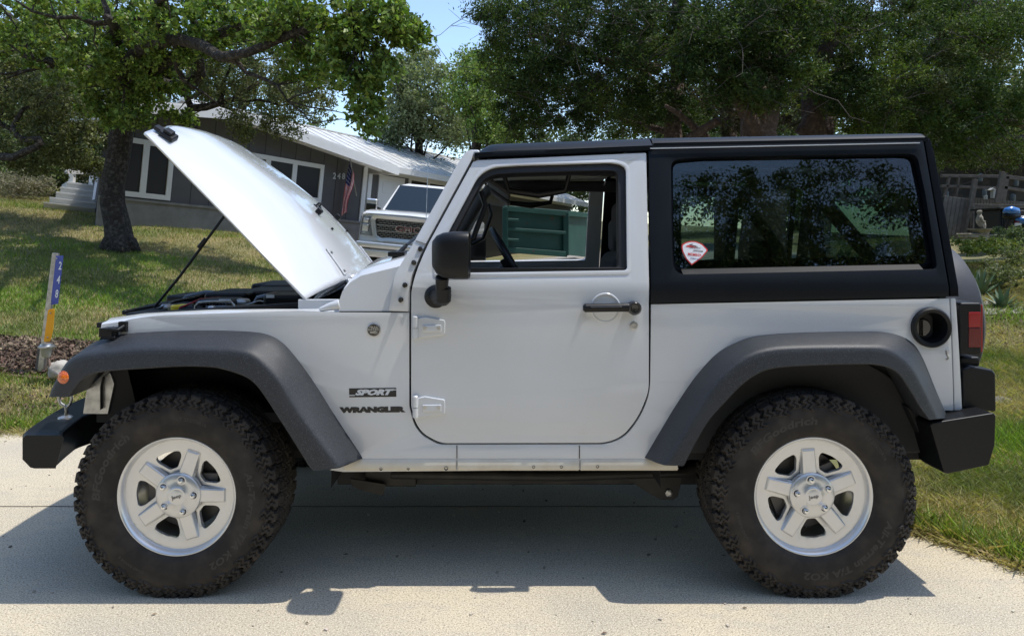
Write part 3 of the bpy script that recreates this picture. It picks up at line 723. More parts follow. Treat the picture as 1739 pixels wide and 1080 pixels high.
# fuel filler
ff = MB(); c = S(1580, 556, 0); ff.lathe([(0, .078), (-.012, .078), (-.017, .072), (-.014, .060), (.004, .056), (.07, .052), (.09, .04), (.09, .001)], 44, c)
fuel = obj('fuel_filler', ff, M_['plastic'], car, smooth=2)
fc = MB(); fc.lathe([(.088, .036), (.045, .036), (.040, .032)], 20, c + Vector((-.008, 0, -.006)), cap=True); fc.box(c.x - .014, c.x - .002, c.y + .025, c.y + .05, c.z - .036, c.z + .024); obj('fuel_cap', fc, M_['gloss_black'], fuel, smooth=2)
hk = MB(); hk.tube([S(1611, 593, -.002), S(1607, 596, -.02), S(1608, 602, -.02), S(1611, 607, -.02), S(1608, 610, -.002)], .004, 8)
obj('body_hook', hk, M_['steel'], car, smooth=2)

# --- badges and lettering
bd = MB(); c = S(635, 560, -.001); bd.lathe([(0, .027), (-.004, .0265), (-.0055, .0235)], 36, c, mi=1); bd.lathe([(-.0042, .0240), (-.0045, .0001)], 36, c, mi=0)
def bt(v): return Vector((v.x + c.x, c.y - .0052, v.y + c.z))
add_text(bd, 'TRAIL', .0115, lambda v: bt(v + Vector((0, .0095, 0))), 1.25, 1, bold=.0004, res=1)
add_text(bd, 'RATED', .0115, lambda v: bt(v + Vector((0, .0005, 0))), 1.25, 1, bold=.0004, res=1)
mt = [(-.017, -.009), (-.009, -.005), (-.003, -.0065), (.004, -.003), (.012, -.007), (.017, -.010), (.012, -.013), (-.012, -.013)]
bd.add([bt(Vector((a, b, 0))) for a, b in mt], [tuple(range(8))], 1)
bd.add([bt(Vector((a, b * .5 - .012, 0))) for a, b in mt[1:6]], [tuple(range(5))], 1)
obj('trail_badge', bd, [M_['gloss_black'], M_['steel']], car, fix=False)
def decal(mb, px, py, off=-.0012, rot=0):
    c = S(px, py, off)
    def f(v):
        z = c.z + v.y + v.x * rot; return Vector((c.x + v.x, sy(z) + off, z))
    return f
sd = MB(); f = decal(sd, 633, 666.5, rot=.012)
w_, h_ = .0925, .0175
sd.add([f(Vector(v)) for v in ((-w_, -h_, 0), (w_, -h_, 0), (w_, h_, 0), (-w_, h_, 0))], [(0, 1, 2, 3)], 0)
f2_ = decal(sd, 633, 666.5, -.0022, rot=.012)
add_text(sd, 'SPORT', .0285, f2_, 1.62, 1, shear=.35, bold=.0019, spacing=.98)
sd.add([f2_(Vector(v)) for v in ((-w_, -.0118, 0), (-.070, -.0118, 0), (-.070, -.0082, 0), (-w_, -.0082, 0))], [(0, 1, 2, 3)], 1)
sd.add([f2_(Vector(v)) for v in ((w_, .0118, 0), (.062, .0118, 0), (.062, .0082, 0), (w_, .0082, 0))], [(0, 1, 2, 3)], 1)
obj('sport_decal', sd, [M_['black'], M_['decalwhite']], car, fix=False)
wd = MB(); add_text(wd, 'WRANGLER', .0265, decal(wd, 632, 696, rot=.012), 1.73, 0, bold=.0026, spacing=.98)
obj('model_lettering', wd, M_['black'], car, fix=False)

# --- hardtop
ht = R2([(1104.5, 515, 0), (1101, 254, 0), (1101, 246, 0), (1563, 237, .01), (1567, 243, 0), (1610, 503.5, 0)])
rec = R2([(1139, 300, .0), (1139, 272, .055), (1200, 267, 0), (1530, 261.5, .0), (1556, 263, .05), (1570, 330, 0), (1588, 440, .0), (1590, 457, .06), (1500, 459, 0), (1200, 465, 0), (1143, 467, .055), (1140, 400, 0)])
top = panel('hardtop', ht, [rec], surf(-.006), .03, M_['top'], car, bevel=.006, slices=ZS, seg=3)
glp = R2([(1145, 300, .0), (1145, 278, .045), (1200, 273, 0), (1525, 267.5, .0), (1549, 269, .045), (1562, 330, 0), (1578, 430, .0), (1580, 448, .05), (1500, 450, 0), (1200, 456, 0), (1149, 457.5, .045), (1146, 400, 0)])
ring = panel('window_rebate', rec, [glp], lambda x, z: sy(z) + .024, .02, M_['top'], top, bevel=.003, slices=ZS)
lo = MB(); q = R2([(1143, 467, 0), (1590, 457, 0)])
# sloping lower ledge of the rebate
a, b = S(1160, 466, -.004), S(1568, 457.5, -.004)
lo.add([a, b, b + Vector((0, .032, .0195)), a + Vector((0, .032, .0195))], [(0, 1, 2, 3)])
obj('rebate_ledge', lo, M_['top'], top)
qg = panel('quarter_window', glp, [], lambda x, z: sy(z) + .022, 0, M_['tint'], top, bevel=0, slices=ZS, smooth=True)
# black fritted border inside the glass
gin = R2([(1158, 300, .0), (1158, 290, .04), (1200, 287, 0), (1515, 282, .0), (1534, 284, .04), (1545, 330, 0), (1560, 420, .0), (1562, 434, .045), (1500, 436, 0), (1200, 442, 0), (1162, 443, .04), (1159, 400, 0)])
fr_ = panel('glass_border', glp, [gin], lambda x, z: sy(z) + .026, 0, M_['gloss_black'], qg, bevel=0, slices=ZS)
mtop = mirror(top, car); mirror(ring, mtop); mirror(qg, mtop)
# sticker on the glass
stk = MB(); c0 = S(1177, 427, .009)
def st(px, py, o=0): p = S(px, py, .0195 - o); return p
outl = [(1157, 416), (1163, 412), (1172, 409.5), (1182, 410), (1193, 414.5), (1203, 425), (1192, 438), (1174.5, 450.5), (1165, 440), (1158.5, 427)]
outl = [(a, b) for a, b in outl]
cc = Vector((1177, 427))
def ringf(f_, o, mi):
    pts_ = rounded([(a, b, 3) if i not in (7,) else (a, b) for i, (a, b) in enumerate(outl)], 3)
    vs = [st(*(cc + (p - cc) * f_), o) for p in pts_]; stk.add(vs, [tuple(range(len(vs)))], mi)
ringf(1, 0, 0); ringf(.90, .0008, 1)
def stt(body, px, py, size, sx, mi, rot=.12, sh=0):
    c = st(px, py, .0016)
    add_text(stk, body, size, lambda v: Vector((c.x + v.x, sy(c.z + v.y) + .0195 - .0016, c.z + v.y - v.x * rot)), sx, mi, bold=.0002, shear=sh, res=1)
stt('MEMBER', 1180, 433, .0150, 1.0, 0); stt('AIR EVAC', 1180, 421, .0100, 1.0, 2, sh=.4); stt('LIFETEAM', 1185, 426.5, .0095, .95, 2, sh=.3); stt('AirMed care', 1180, 439.5, .0070, 1.0, 3)
sw = [(1164, 419), (1168, 416.5), (1176, 418), (1183, 421.5), (1176, 420.5), (1170, 420)]
stk.add([st(a, b, .0016) for a, b in sw], [tuple(range(6))], 0)
sw = [(1169, 416), (1178, 413.5), (1174, 416), (1182, 417.5), (1186, 420), (1176, 418)]
stk.add([st(a, b, .0017) for a, b in sw], [tuple(range(6))], 2)
obj('window_sticker', stk, [mat('sticker_red', (.60, .03, .03), .5), mat('sticker_white', (.72, .73, .76), .5), mat('sticker_ink', (.09, .05, .06), .5), mat('sticker_blue', (.03, .06, .25), .5)], qg, fix=False)
# rear corner strip of the hardtop and rear face
hc = R2([(1566.5, 236, 0), (1572, 232, .0), (1579, 237, .015), (1586, 262, .03), (1627, 503, 0), (1613, 503.5, 0), (1570, 243, 0)])
hcp = panel('hardtop_corner', hc, [], surf(-.004), .05, M_['top'], top, bevel=.008, slices=ZS, seg=3); mirror(hcp, mtop)
rf = MB(); xr = 1.735
rf.box(xr, xr + .025, 2.86, mir(2.86), 1.08, 1.20); rf.box(xr, xr + .02, 3.0, mir(3.0), 1.66, 1.76)
rf.add([Vector((xr, 2.86, 1.2)), Vector((xr, 2.99, 1.66)), Vector((xr, 3.08, 1.66)), Vector((xr, 2.98, 1.2))], [(0, 1, 2, 3)]); rf.add([Vector((xr, mir(2.86), 1.2)), Vector((xr, mir(2.99), 1.66)), Vector((xr, mir(3.08), 1.66)), Vector((xr, mir(2.98), 1.2))], [(0, 1, 2, 3)])
obj('hardtop_rear', rf, M_['top'], top)
rg = MB(); rg.add([Vector((xr + .01, 2.97, 1.19)), Vector((xr + .01, mir(2.97), 1.19)), Vector((xr + .01, mir(3.07), 1.67)), Vector((xr + .01, 3.07, 1.67))], [(0, 1, 2, 3)])
obj('rear_window', rg, M_['tint'], top)
tg = MB(); tg.box(1.74, 1.775, 2.83, mir(2.83), .50, 1.09); obj('tailgate', tg, M_['paint'], car, bevel=.01)
# roof: two sections lofted with crown
def roof(x0, x1, zl, ztp, nm, yb0, n=24, front=False, par=None):
    rows = []
    for t in np.linspace(0, 1, n):
        x = x0 + (x1 - x0) * t; a = zl(x); b = ztp(x); y0 = sy(a) - .012 + yb0; y1 = sy(b) + .02
        if front: k = max(0, 1 - t / .10); b -= .03 * k * k; 
        prof_ = [(y0 + .02, a), (y0, a + .004), (y0, a + .022), (y0 + .004, b - .030), (y1 - .006, b - .010), (y1 + .012, b), (y1 + .05, b + .008), (y1 + .2, b + .018), (YC, b + .026)]
        half = [Vector((x, y, z)) for y, z in prof_]; rows.append(half + [Vector((x, mir(p.y), p.z)) for p in half[-2::-1]])
    m = MB(); m.grid(rows)
    if front: m.add(rows[0], [tuple(range(len(rows[0])))])
    else:
        m.add(rows[0], [tuple(range(len(rows[0])))]); m.add(rows[-1], [tuple(range(len(rows[0])))])
    return obj(nm, m, M_['top'], par, smooth=2)
xA, xB, xC = P(806, 0, 2.93).x, P(1105.5, 0, 2.96).x, P(1568, 0, 2.965).x
zlf = lambda x: np.interp(x, [xA, xB], [P(0, 270, 2.935).z, P(0, 257.5, 2.94).z]); ztf = lambda x: np.interp(x, [xA, xA + .08, xB], [P(0, 253, 2.97).z, P(0, 246.5, 2.97).z, P(0, 237.5, 2.98).z])
roof(xA, xB - .003, zlf, ztf, 'roof_panel', 0, front=True, par=top)
zlr = lambda x: np.interp(x, [xB, xC], [P(0, 253, 2.94).z, P(0, 243, 2.94).z]); ztr = lambda x: np.interp(x, [xB, xC], [P(0, 237, 2.98).z, P(0, 228, 2.98).z])
roof(xB + .003, xC, zlr, ztr, 'roof_shell', .008, par=top)
gu = MB(); gu.bar(S(1104, 252.5, -.014), S(1562, 243, -.014), .004, .004); obj('gutter_line', gu, M_['decalwhite'], top)
for nm_p, par_ in (('inner_liner', top),):
    lin = panel(nm_p, R2([(1112, 500, 0), (1108, 262, .02), (1550, 254, .03), (1600, 490, 0)]), [R2([(1160, 300, .0), (1160, 288, .05), (1200, 285, 0), (1515, 280, .0), (1534, 282, .05), (1545, 330, 0), (1560, 420, .0), (1562, 434, .055), (1500, 436, 0), (1200, 443, 0), (1163, 444, .05), (1161, 400, 0)])], surf(.040), .012, M_['headliner'], par_, bevel=.004, slices=ZS); mirror(lin, mtop)
hlr = MB(); hlr.box(xA + .05, xB - .05, 3.02, mir(3.02), 1.695, 1.70); hlr.box(xB, xC - .05, 3.02, mir(3.02), 1.71, 1.715); obj('headliner', hlr, M_['headliner'], top)

# --- hood, raised
d_ = Vector((-.764, 0, .702)); n_ = Vector((.702, 0, .764)).normalized(); Lh = d_.length; d_ = d_.normalized()
H0 = Vector((P(520, 0, 2.86).x, 0, P(0, 507, 2.86).z))
def hoodpt(u, v, lift=0):
    hw = .722 + (.500 - .722) * u
    e = abs(v)
    c_ = (.100 + .075 * math.sin(math.pi * max(0, min(1, u)) ** .85)) * (1 - e ** 3.4) 
    c_ += .011 / (1 + math.exp((e - (.66 - .06 * u)) * 60))
    # front lip curls down, corners rounded back
    k = max(0, (u - .86) / .14); c_ -= .05 * k * k * (1 - e ** 4)
    ext = .055 * (1 - e ** 2.2) * max(0, (u - .5) / .5) ** 1.5
    ru_ = -.035 * (1 - e ** 2) * max(0, (1 - u / .12)) 
    return H0 + Vector((0, YC + v * hw, 0)) + d_ * (u * Lh + ext + ru_) + n_ * (c_ + lift)
hm = MB(); vv = [math.sin(t * math.pi / 2) for t in np.linspace(-1, 1, 121)]
hm.grid([[hoodpt(u, v) for v in vv] for u in np.linspace(0, 1, 46)])
hood = obj('hood', hm, M_['paint'], car, smooth=True, solid=.012, fix=False)
def onhood(u, v, w, l, h, name, m, bev=.006, par=None):
    p = hoodpt(u, v); a = (hoodpt(u + .01, v) - hoodpt(u - .01, v)).normalized(); b = (hoodpt(u, v + .01) - hoodpt(u, v - .01)).normalized(); nn = b.cross(a); 
    if nn.dot(n_) < 0: nn = -nn
    q = MB(); q.obox(p + nn * h / 2, a * l / 2, b * w / 2, nn * h / 2); return obj(name, q, m, par or hood, bevel=bev), p, a, b, nn
onhood(.33, -.12, .03, .03, .03, 'hood_bumper', M_['plastic']); onhood(.33, .55, .03, .03, .03, 'hood_bumper', M_['plastic'])
onhood(.23, -.10, .012, .012, .010, 'washer_nozzle', M_['plastic'], .002); onhood(.23, .42, .012, .012, .010, 'washer_nozzle', M_['plastic'], .002)
p = hoodpt(.385, .12); a = (hoodpt(.39, .12) - hoodpt(.38, .12)).normalized(); fl = MB()
fl.tube([p + Vector((0, -.035, 0)) + n_ * 0, p + Vector((0, -.028, 0)) + n_ * .02, p + Vector((0, .028, 0)) + n_ * .02, p + Vector((0, .035, 0))], .005, 8)
fl.obox(p + Vector((0, -.035, 0)), a * .012, Vector((0, .01, 0)), n_ * .004); fl.obox(p + Vector((0, .035, 0)), a * .012, Vector((0, .01, 0)), n_ * .004)
obj('hood_loop', fl, M_['plastic'], hood, smooth=2)
for v0 in (-.86, .86):
    o_, p, a, b, nn = onhood(.925, v0, .055, .075, .022, 'hood_latch_bracket', M_['plastic'])
    l2 = MB(); l2.obox(p + a * .05 + nn * .012, a * .025, b * .016, nn * .010); l2.obox(p + nn * .028 + a * .0, a * .022, b * .018, nn * .008); obj('latch_loop', l2, M_['plastic'], o_, bevel=.004)
for v0 in (-.52, .52):
    hg, p, a, b, nn = onhood(.075, v0, .032, .15, .007, 'hood_hinge', M_['paint'], .003)
    q = MB(); q.bar(hoodpt(.0, v0, .006), hoodpt(-.035, v0, -.012), .035, .012); obj('hinge_arm', q, M_['paint'], hg, bevel=.002)
    for u0 in (.03, .11):
        q = MB(); c_ = hoodpt(u0, v0, .008); q.tube([c_, c_ + n_ * .005], .007, 10); obj('hinge_bolt', q, M_['steel'], hg)
# windshield washer hose / hood side hinge at the near rear corner
pr = MB(); e0 = P(262, 522, 3.12); e1 = P(381, 367, 3.16); bend = P(305, 470, 3.14)
pr.tube([e0, bend, e1], .0062, 10); pr.tube([P(338, 421, 3.15), P(350, 406, 3.15)], .011, 10)
obj('prop_rod', pr, M_['plastic'], car, smooth=2)
# hood catches on the fender
for s in (0, 1):
    F = (lambda v: v) if not s else (lambda v: Vector((v.x, mir(v.y), v.z)))
    q = MB(); B_ = lambda x0, x1, y0, y1, z0, z1: q.box(*sorted((x0, x1)), *sorted((F(Vector((0, y0, 0))).y, F(Vector((0, y1, 0))).y)), z0, z1)
    c = P(216, 560, 2.80); B_(c.x - .02, c.x + .012, 2.77, 2.81, c.z - .005, c.z + .035)
    c = P(186, 566, 2.76); B_(c.x - .028, c.x + .022, 2.735, 2.79, c.z - .012, c.z + .022)
    q.tube([F(P(183, 560, 2.74)), F(P(200, 561, 2.745)), F(P(212, 553, 2.78))], .009, 10); q.tube([F(P(176, 574, 2.74)), F(P(196, 573, 2.74))], .006, 8)
    obj('hood_catch', q, M_['plastic'], car, bevel=.006)
    q = MB(); q.lathe([(0, .011), (-.003, .009)], 16, F(P(209, 543.5, 2.86)), cap=True); obj('fender_plug', q, M_['black'], car)

# --- cabin
cb = MB()
rr = .032
for x, zt2 in ((.66, 1.655), (1.30, 1.62)):
    cb.tube([(x, 2.95, .6), (x, 2.96, 1.2), (x, 3.06, zt2 - .05), (x, 3.14, zt2), (x, mir(3.14), zt2), (x, mir(3.06), zt2 - .05), (x, mir(2.96), 1.2), (x, mir(2.95), .6)], rr, 12)
for F in (lambda y: y, mir):
    cb.tube([(1.30, F(3.12), 1.62), (.66, F(3.10), 1.655), (.1, F(3.04), 1.665), (-.10, F(3.02), 1.66), (-.16, F(2.99), 1.60), (-.38, F(2.92), 1.24)], rr, 12)
    cb.tube([(1.30, F(3.12), 1.62), (1.55, F(3.08), 1.3), (1.68, F(3.0), .95)], rr, 12)
roll = obj('roll_bar', cb, M_['seat'], car, smooth=2)
gh = MB()
for F in (lambda y: y, mir):
    gh.tube([(-.02, F(3.05), 1.63), (-.0, F(3.06), 1.565), (.13, F(3.06), 1.55), (.24, F(3.06), 1.565), (.26, F(3.05), 1.635)], [.010, .014, .019, .014, .010], 10)
    gh.tube([(-.30, F(2.97), 1.36), (-.21, F(2.98), 1.33), (-.15, F(3.0), 1.36), (-.10, F(3.02), 1.50), (-.12, F(3.02), 1.56)], .012, 10)
obj('grab_handle', gh, M_['plastic'], roll, smooth=2)
vs_ = MB()
for F in (3.22, mir(3.22)): vs_.obox(Vector((-.045, F, 1.585)), Vector((.05, 0, -.035)), Vector((0, .17, 0)), Vector((.006, 0, .008)))
obj('sun_visor', vs_, M_['seat'], car, bevel=.008)
ds = MB(); ds.box(-.40, -.14, 2.90, mir(2.90), .80, 1.17); ds.box(-.36, -.20, 3.0, 3.45, 1.17, 1.21); ds.box(-.42, -.37, 2.9, mir(2.9), 1.15, 1.27)
dash = obj('dashboard', ds, M_['plastic'], car, bevel=.03, seg=3)
swm = MB(); nw = Vector((.86, 0, .50)); c = Vector((.02, 3.24, 1.235)); uw = Vector((0, 1, 0)); ww = nw.cross(uw)
swm.tube([c + (uw * math.cos(a) + ww * math.sin(a)) * .188 for a in np.linspace(0, 2 * math.pi, 33)], .016, 10, cap=False)
swm.obox(c - nw * .02, uw * .07, ww * .05, nw * .02); swm.bar(c - ww * 0, c + uw * .18, .03, .015); swm.bar(c, c - uw * .18, .03, .015); swm.tube([c - nw * .02, c - nw * .25], .03, 10)
obj('steering_wheel', swm, M_['plastic'], car, smooth=2)
def seat(x, y, ztop, nm='front_seat', w=.24):
    q = MB(); q.box(x - .46, x + .04, y - w, y + w, .62, .80); q.obox(Vector((x + .06, y, (.78 + ztop) / 2 - .06)), Vector((.07, 0, 0)), Vector((0, w, 0)), Vector((.04, 0, (ztop - .78) / 2)))
    o = obj(nm, q, M_['seat'], car, bevel=.05, seg=4)
    q = MB(); q.box(x + .06, x + .14, y - .12, y + .12, ztop - .02, ztop + .17); obj('headrest', q, M_['seat'], o, bevel=.04, seg=4)
seat(.42, 3.24, 1.36); seat(.50, mir(3.24), 1.30)
seat(1.18, 3.58, 1.18, 'rear_seat', .42)
sb = MB(); sb.bar((.60, 2.99, 1.50), (.56, 3.0, .7), .045, .003); obj('seat_belt', sb, M_['seat'], car)
mc = MB(); mc.box(.6, 1.70, 2.84, 2.9, .5, 1.12); mc.box(.6, 1.70, mir(2.9), mir(2.84), .5, 1.12); obj('inner_trim', mc, M_['seat'], car, bevel=.01)

# --- chassis
ch = MB()
for F in (3.10, mir(3.10) - .07):
    ch.box(-.75, 1.0, F, F + .07, .285, .42); ch.box(-.70, .95, F + .01, F + .06, .42, .48)
ch.box(-.62, -.40, 3.06, 3.10, .29, .40); ch.tube([(-.5, 3.02, .36), (.2, 3.02, .35), (.75, 3.04, .36), (1.0, 3.2, .42)], .022, 10); ch.box(-.15, .25, 2.95, 3.06, .40, .46); ch.tube([(.3, 3.3, .33), (.9, 3.3, .33)], .075, 14)
ch.box(-.1, .5, 3.3, 3.8, .29, .44)
ch.bar((-1.26, 2.95, .37), (-1.26, mir(2.95), .37), .08, .08); ch.bar((1.16, 2.95, .37), (1.16, mir(2.95), .37), .08, .08)
ch.bar((-1.2, 3.15, .42), (-.5, 3.2, .40), .045, .045); ch.bar((1.1, 3.1, .36), (.60, 3.12, .37), .04, .04)
ch.tube([(-1.26, 3.6, .37), (.3, 3.55, .42), (1.16, 3.6, .38)], .035, 12)
frame_ = obj('chassis', ch, M_['frame'], car, bevel=.008)
q = MB(); pts_ = [P(1062, 812, 3.03), P(1160, 806, 3.03), P(1152, 842, 3.03), P(1143, 849, 3.03), P(1120, 848, 3.03)]
q.prism(pts_, Vector((0, 0, 0)), Vector((0, .02, 0))); obj('suspension_bracket', q, M_['frame'], frame_, bevel=.003)
q = MB(); q.lathe([(0, .016), (-.012, .016), (-.014, .008)], 6, P(1135, 836, 3.03), cap=True); obj('bracket_bolt', q, M_['steel'], frame_)
q = MB(); pts_ = [P(594, 812, 3.03), P(656, 822, 3.03), P(650, 842, 3.03), P(612, 832, 3.03), P(598, 826, 3.03)]; q.prism(pts_, Vector((0, 0, 0)), Vector((0, .01, 0))); obj('skid_bracket', q, M_['frame'], frame_, bevel=.003)
q = MB()
for px in (722, 870, 918, 1013): 
    p = P(px, 808, 3.098); q.lathe([(0, .014), (-.003, .014)], 14, p, cap=True)
for px in (799, 840, 950): q.box(P(px, 0, 3.09).x, P(px, 0, 3.09).x + .012, 3.092, 3.0995, .32, .40)
obj('frame_hole', q, M_['liner'], frame_)
sh = MB()
for cx in (-1.15, 1.28):
    for y in (3.12, mir(3.12)):
        sh.tube([(cx, y, .40), (cx + .03, y + .02, .85)], .028, 12); 
        sh.tube([(cx - .14 + .055 * math.cos(t), y + .055 * math.sin(t), .45 + t * .0125) for t in np.linspace(0, 31, 90)], .008, 6)
obj('shock_absorber', sh, M_['frame'], frame_, smooth=2)

# --- wheels
NP = 44
def tri_(t): t = t - np.floor(t); return 2 * np.abs(2 * t - 1) - 1
def tyre_mesh():
    half = [(.082, .2145), (.098, .2200), (.112, .2265), (.1215, .237), (.1285, .255), (.1325, .275), (.1345, .295), (.1345, .312), (.1335, .323)]
    side_ = [(.1325 - .0145 * t, .3285 + .0445 * t) for t in np.linspace(0, 1, 15)]
    sho = [(.1165, .3785), (.113, .3835), (.108, .3870)]
    tr = [(y, .3885 + .0030 * (1 - (y / .104) ** 2)) for y in np.linspace(.104, 0, 19)]
    pf = half + side_ + sho + tr; pf = pf + [(-y, r) for y, r in pf[-2::-1]]
    pf = np.array(pf)[::-1]       # from -y to +y
    NT = NP * 18; th = np.arange(NT) / NT * 2 * math.pi
    Yp = pf[:, 0][:, None] + 0 * th[None]; Rp = pf[:, 1][:, None] + 0 * th[None]; T = th[None] + 0 * Yp
    # normals of the profile
    dy = np.gradient(pf[:, 0]); dr = np.gradient(pf[:, 1]); L = np.hypot(dy, dr); ny = -dr / L; nr = dy / L
    ay = np.abs(Yp); ph = T * NP / (2 * math.pi)
    sgn = np.sign(Yp)
    D = np.zeros_like(Yp)
    tread = (Rp > .3862)
    # inner tread
    zig = .005 * tri_(ph)
    g1 = np.abs(ay - .034 - zig) < .0042; g2 = np.abs(ay - .070 + zig) < .0045
    lat_c = (np.mod(ph * 1.0 + sgn * .25 + Yp * 14 + .1 * tri_(Yp * 60), 1) < .20) & (ay < .034)
    lat_m = (np.mod(ph + .45 + sgn * .3 - ay * 22 + .12 * tri_(ay * 55), 1) < .22) & (ay >= .034) & (ay < .070)
    lat_s = (np.mod(ph + sgn * .15 + .10 * tri_(ay * 45), 1) < .27) & (ay >= .070)
    D = np.where(tread & (g1 | g2 | lat_c | lat_m | lat_s), -.0105, D)
    sipe = (np.mod(ph * 2 + .3 * tri_(Yp * 90), 1) < .09)
    D = np.where(tread & sipe & (D > -.001), -.004, D)
    # shoulder lugs running down the sidewall
    zz = .16 * tri_((Rp - .33) * 42)
    lug = np.mod(ph + sgn * .15 + zz, 1) >= .27
    long_ = np.mod(np.floor(ph + sgn * .15 + zz), 2) == 0
    lower = np.where(long_, .330, .345)
    reg = (~tread) & (Rp > .3275) & (ay > .1)
    up = lug & (Rp > lower)
    D = np.where(reg & up, .0070, np.where(reg & (Rp > .362), -.0075, D))
    inner_cut = reg & up & (np.abs(np.mod(ph + sgn * .15 + zz, 1) - .62) < .05) & (Rp < .374)
    D = np.where(inner_cut, .0015, D)
    # raised rings on the sidewall
    D = np.where((np.abs(Rp - .240) < .004) & (ay > .11), D + .0015, D)
    Y2 = Yp + D * ny[:, None]; R2_ = Rp + D * nr[:, None]
    X = R2_ * np.cos(T); Zz = R2_ * np.sin(T)
    V = np.stack([X, Y2, Zz], -1).reshape(-1, 3); k = len(pf)
    i = np.arange(k - 1)[:, None]; j = np.arange(NT)[None]; j2 = (j + 1) % NT
    F = np.stack([i * NT + j, i * NT + j2 + 0 * i, (i + 1) * NT + j2, (i + 1) * NT + j], -1).reshape(-1, 4)
    return fast_mesh('tyre', V, F)
def fast_mesh(name, V, F, smooth=False):
    me = bpy.data.meshes.new(name); V = np.ascontiguousarray(V, np.float32); F = np.ascontiguousarray(F, np.int32); k = F.shape[1]
    me.vertices.add(len(V)); me.vertices.foreach_set('co', V.ravel()); me.loops.add(F.size); me.loops.foreach_set('vertex_index', F.ravel())
    me.polygons.add(len(F)); me.polygons.foreach_set('loop_start', np.arange(0, F.size, k, dtype=np.int32)); me.polygons.foreach_set('loop_total', np.full(len(F), k, np.int32))
    if smooth: me.polygons.foreach_set('use_smooth', np.ones(len(F), bool))
    me.update(); me.validate(); return me
tme = tyre_mesh(); tme.materials.append(M_['rubber']); tme.polygons.foreach_set('use_smooth', np.ones(len(tme.polygons), bool)); tme.set_sharp_from_angle(angle=math.radians(34))

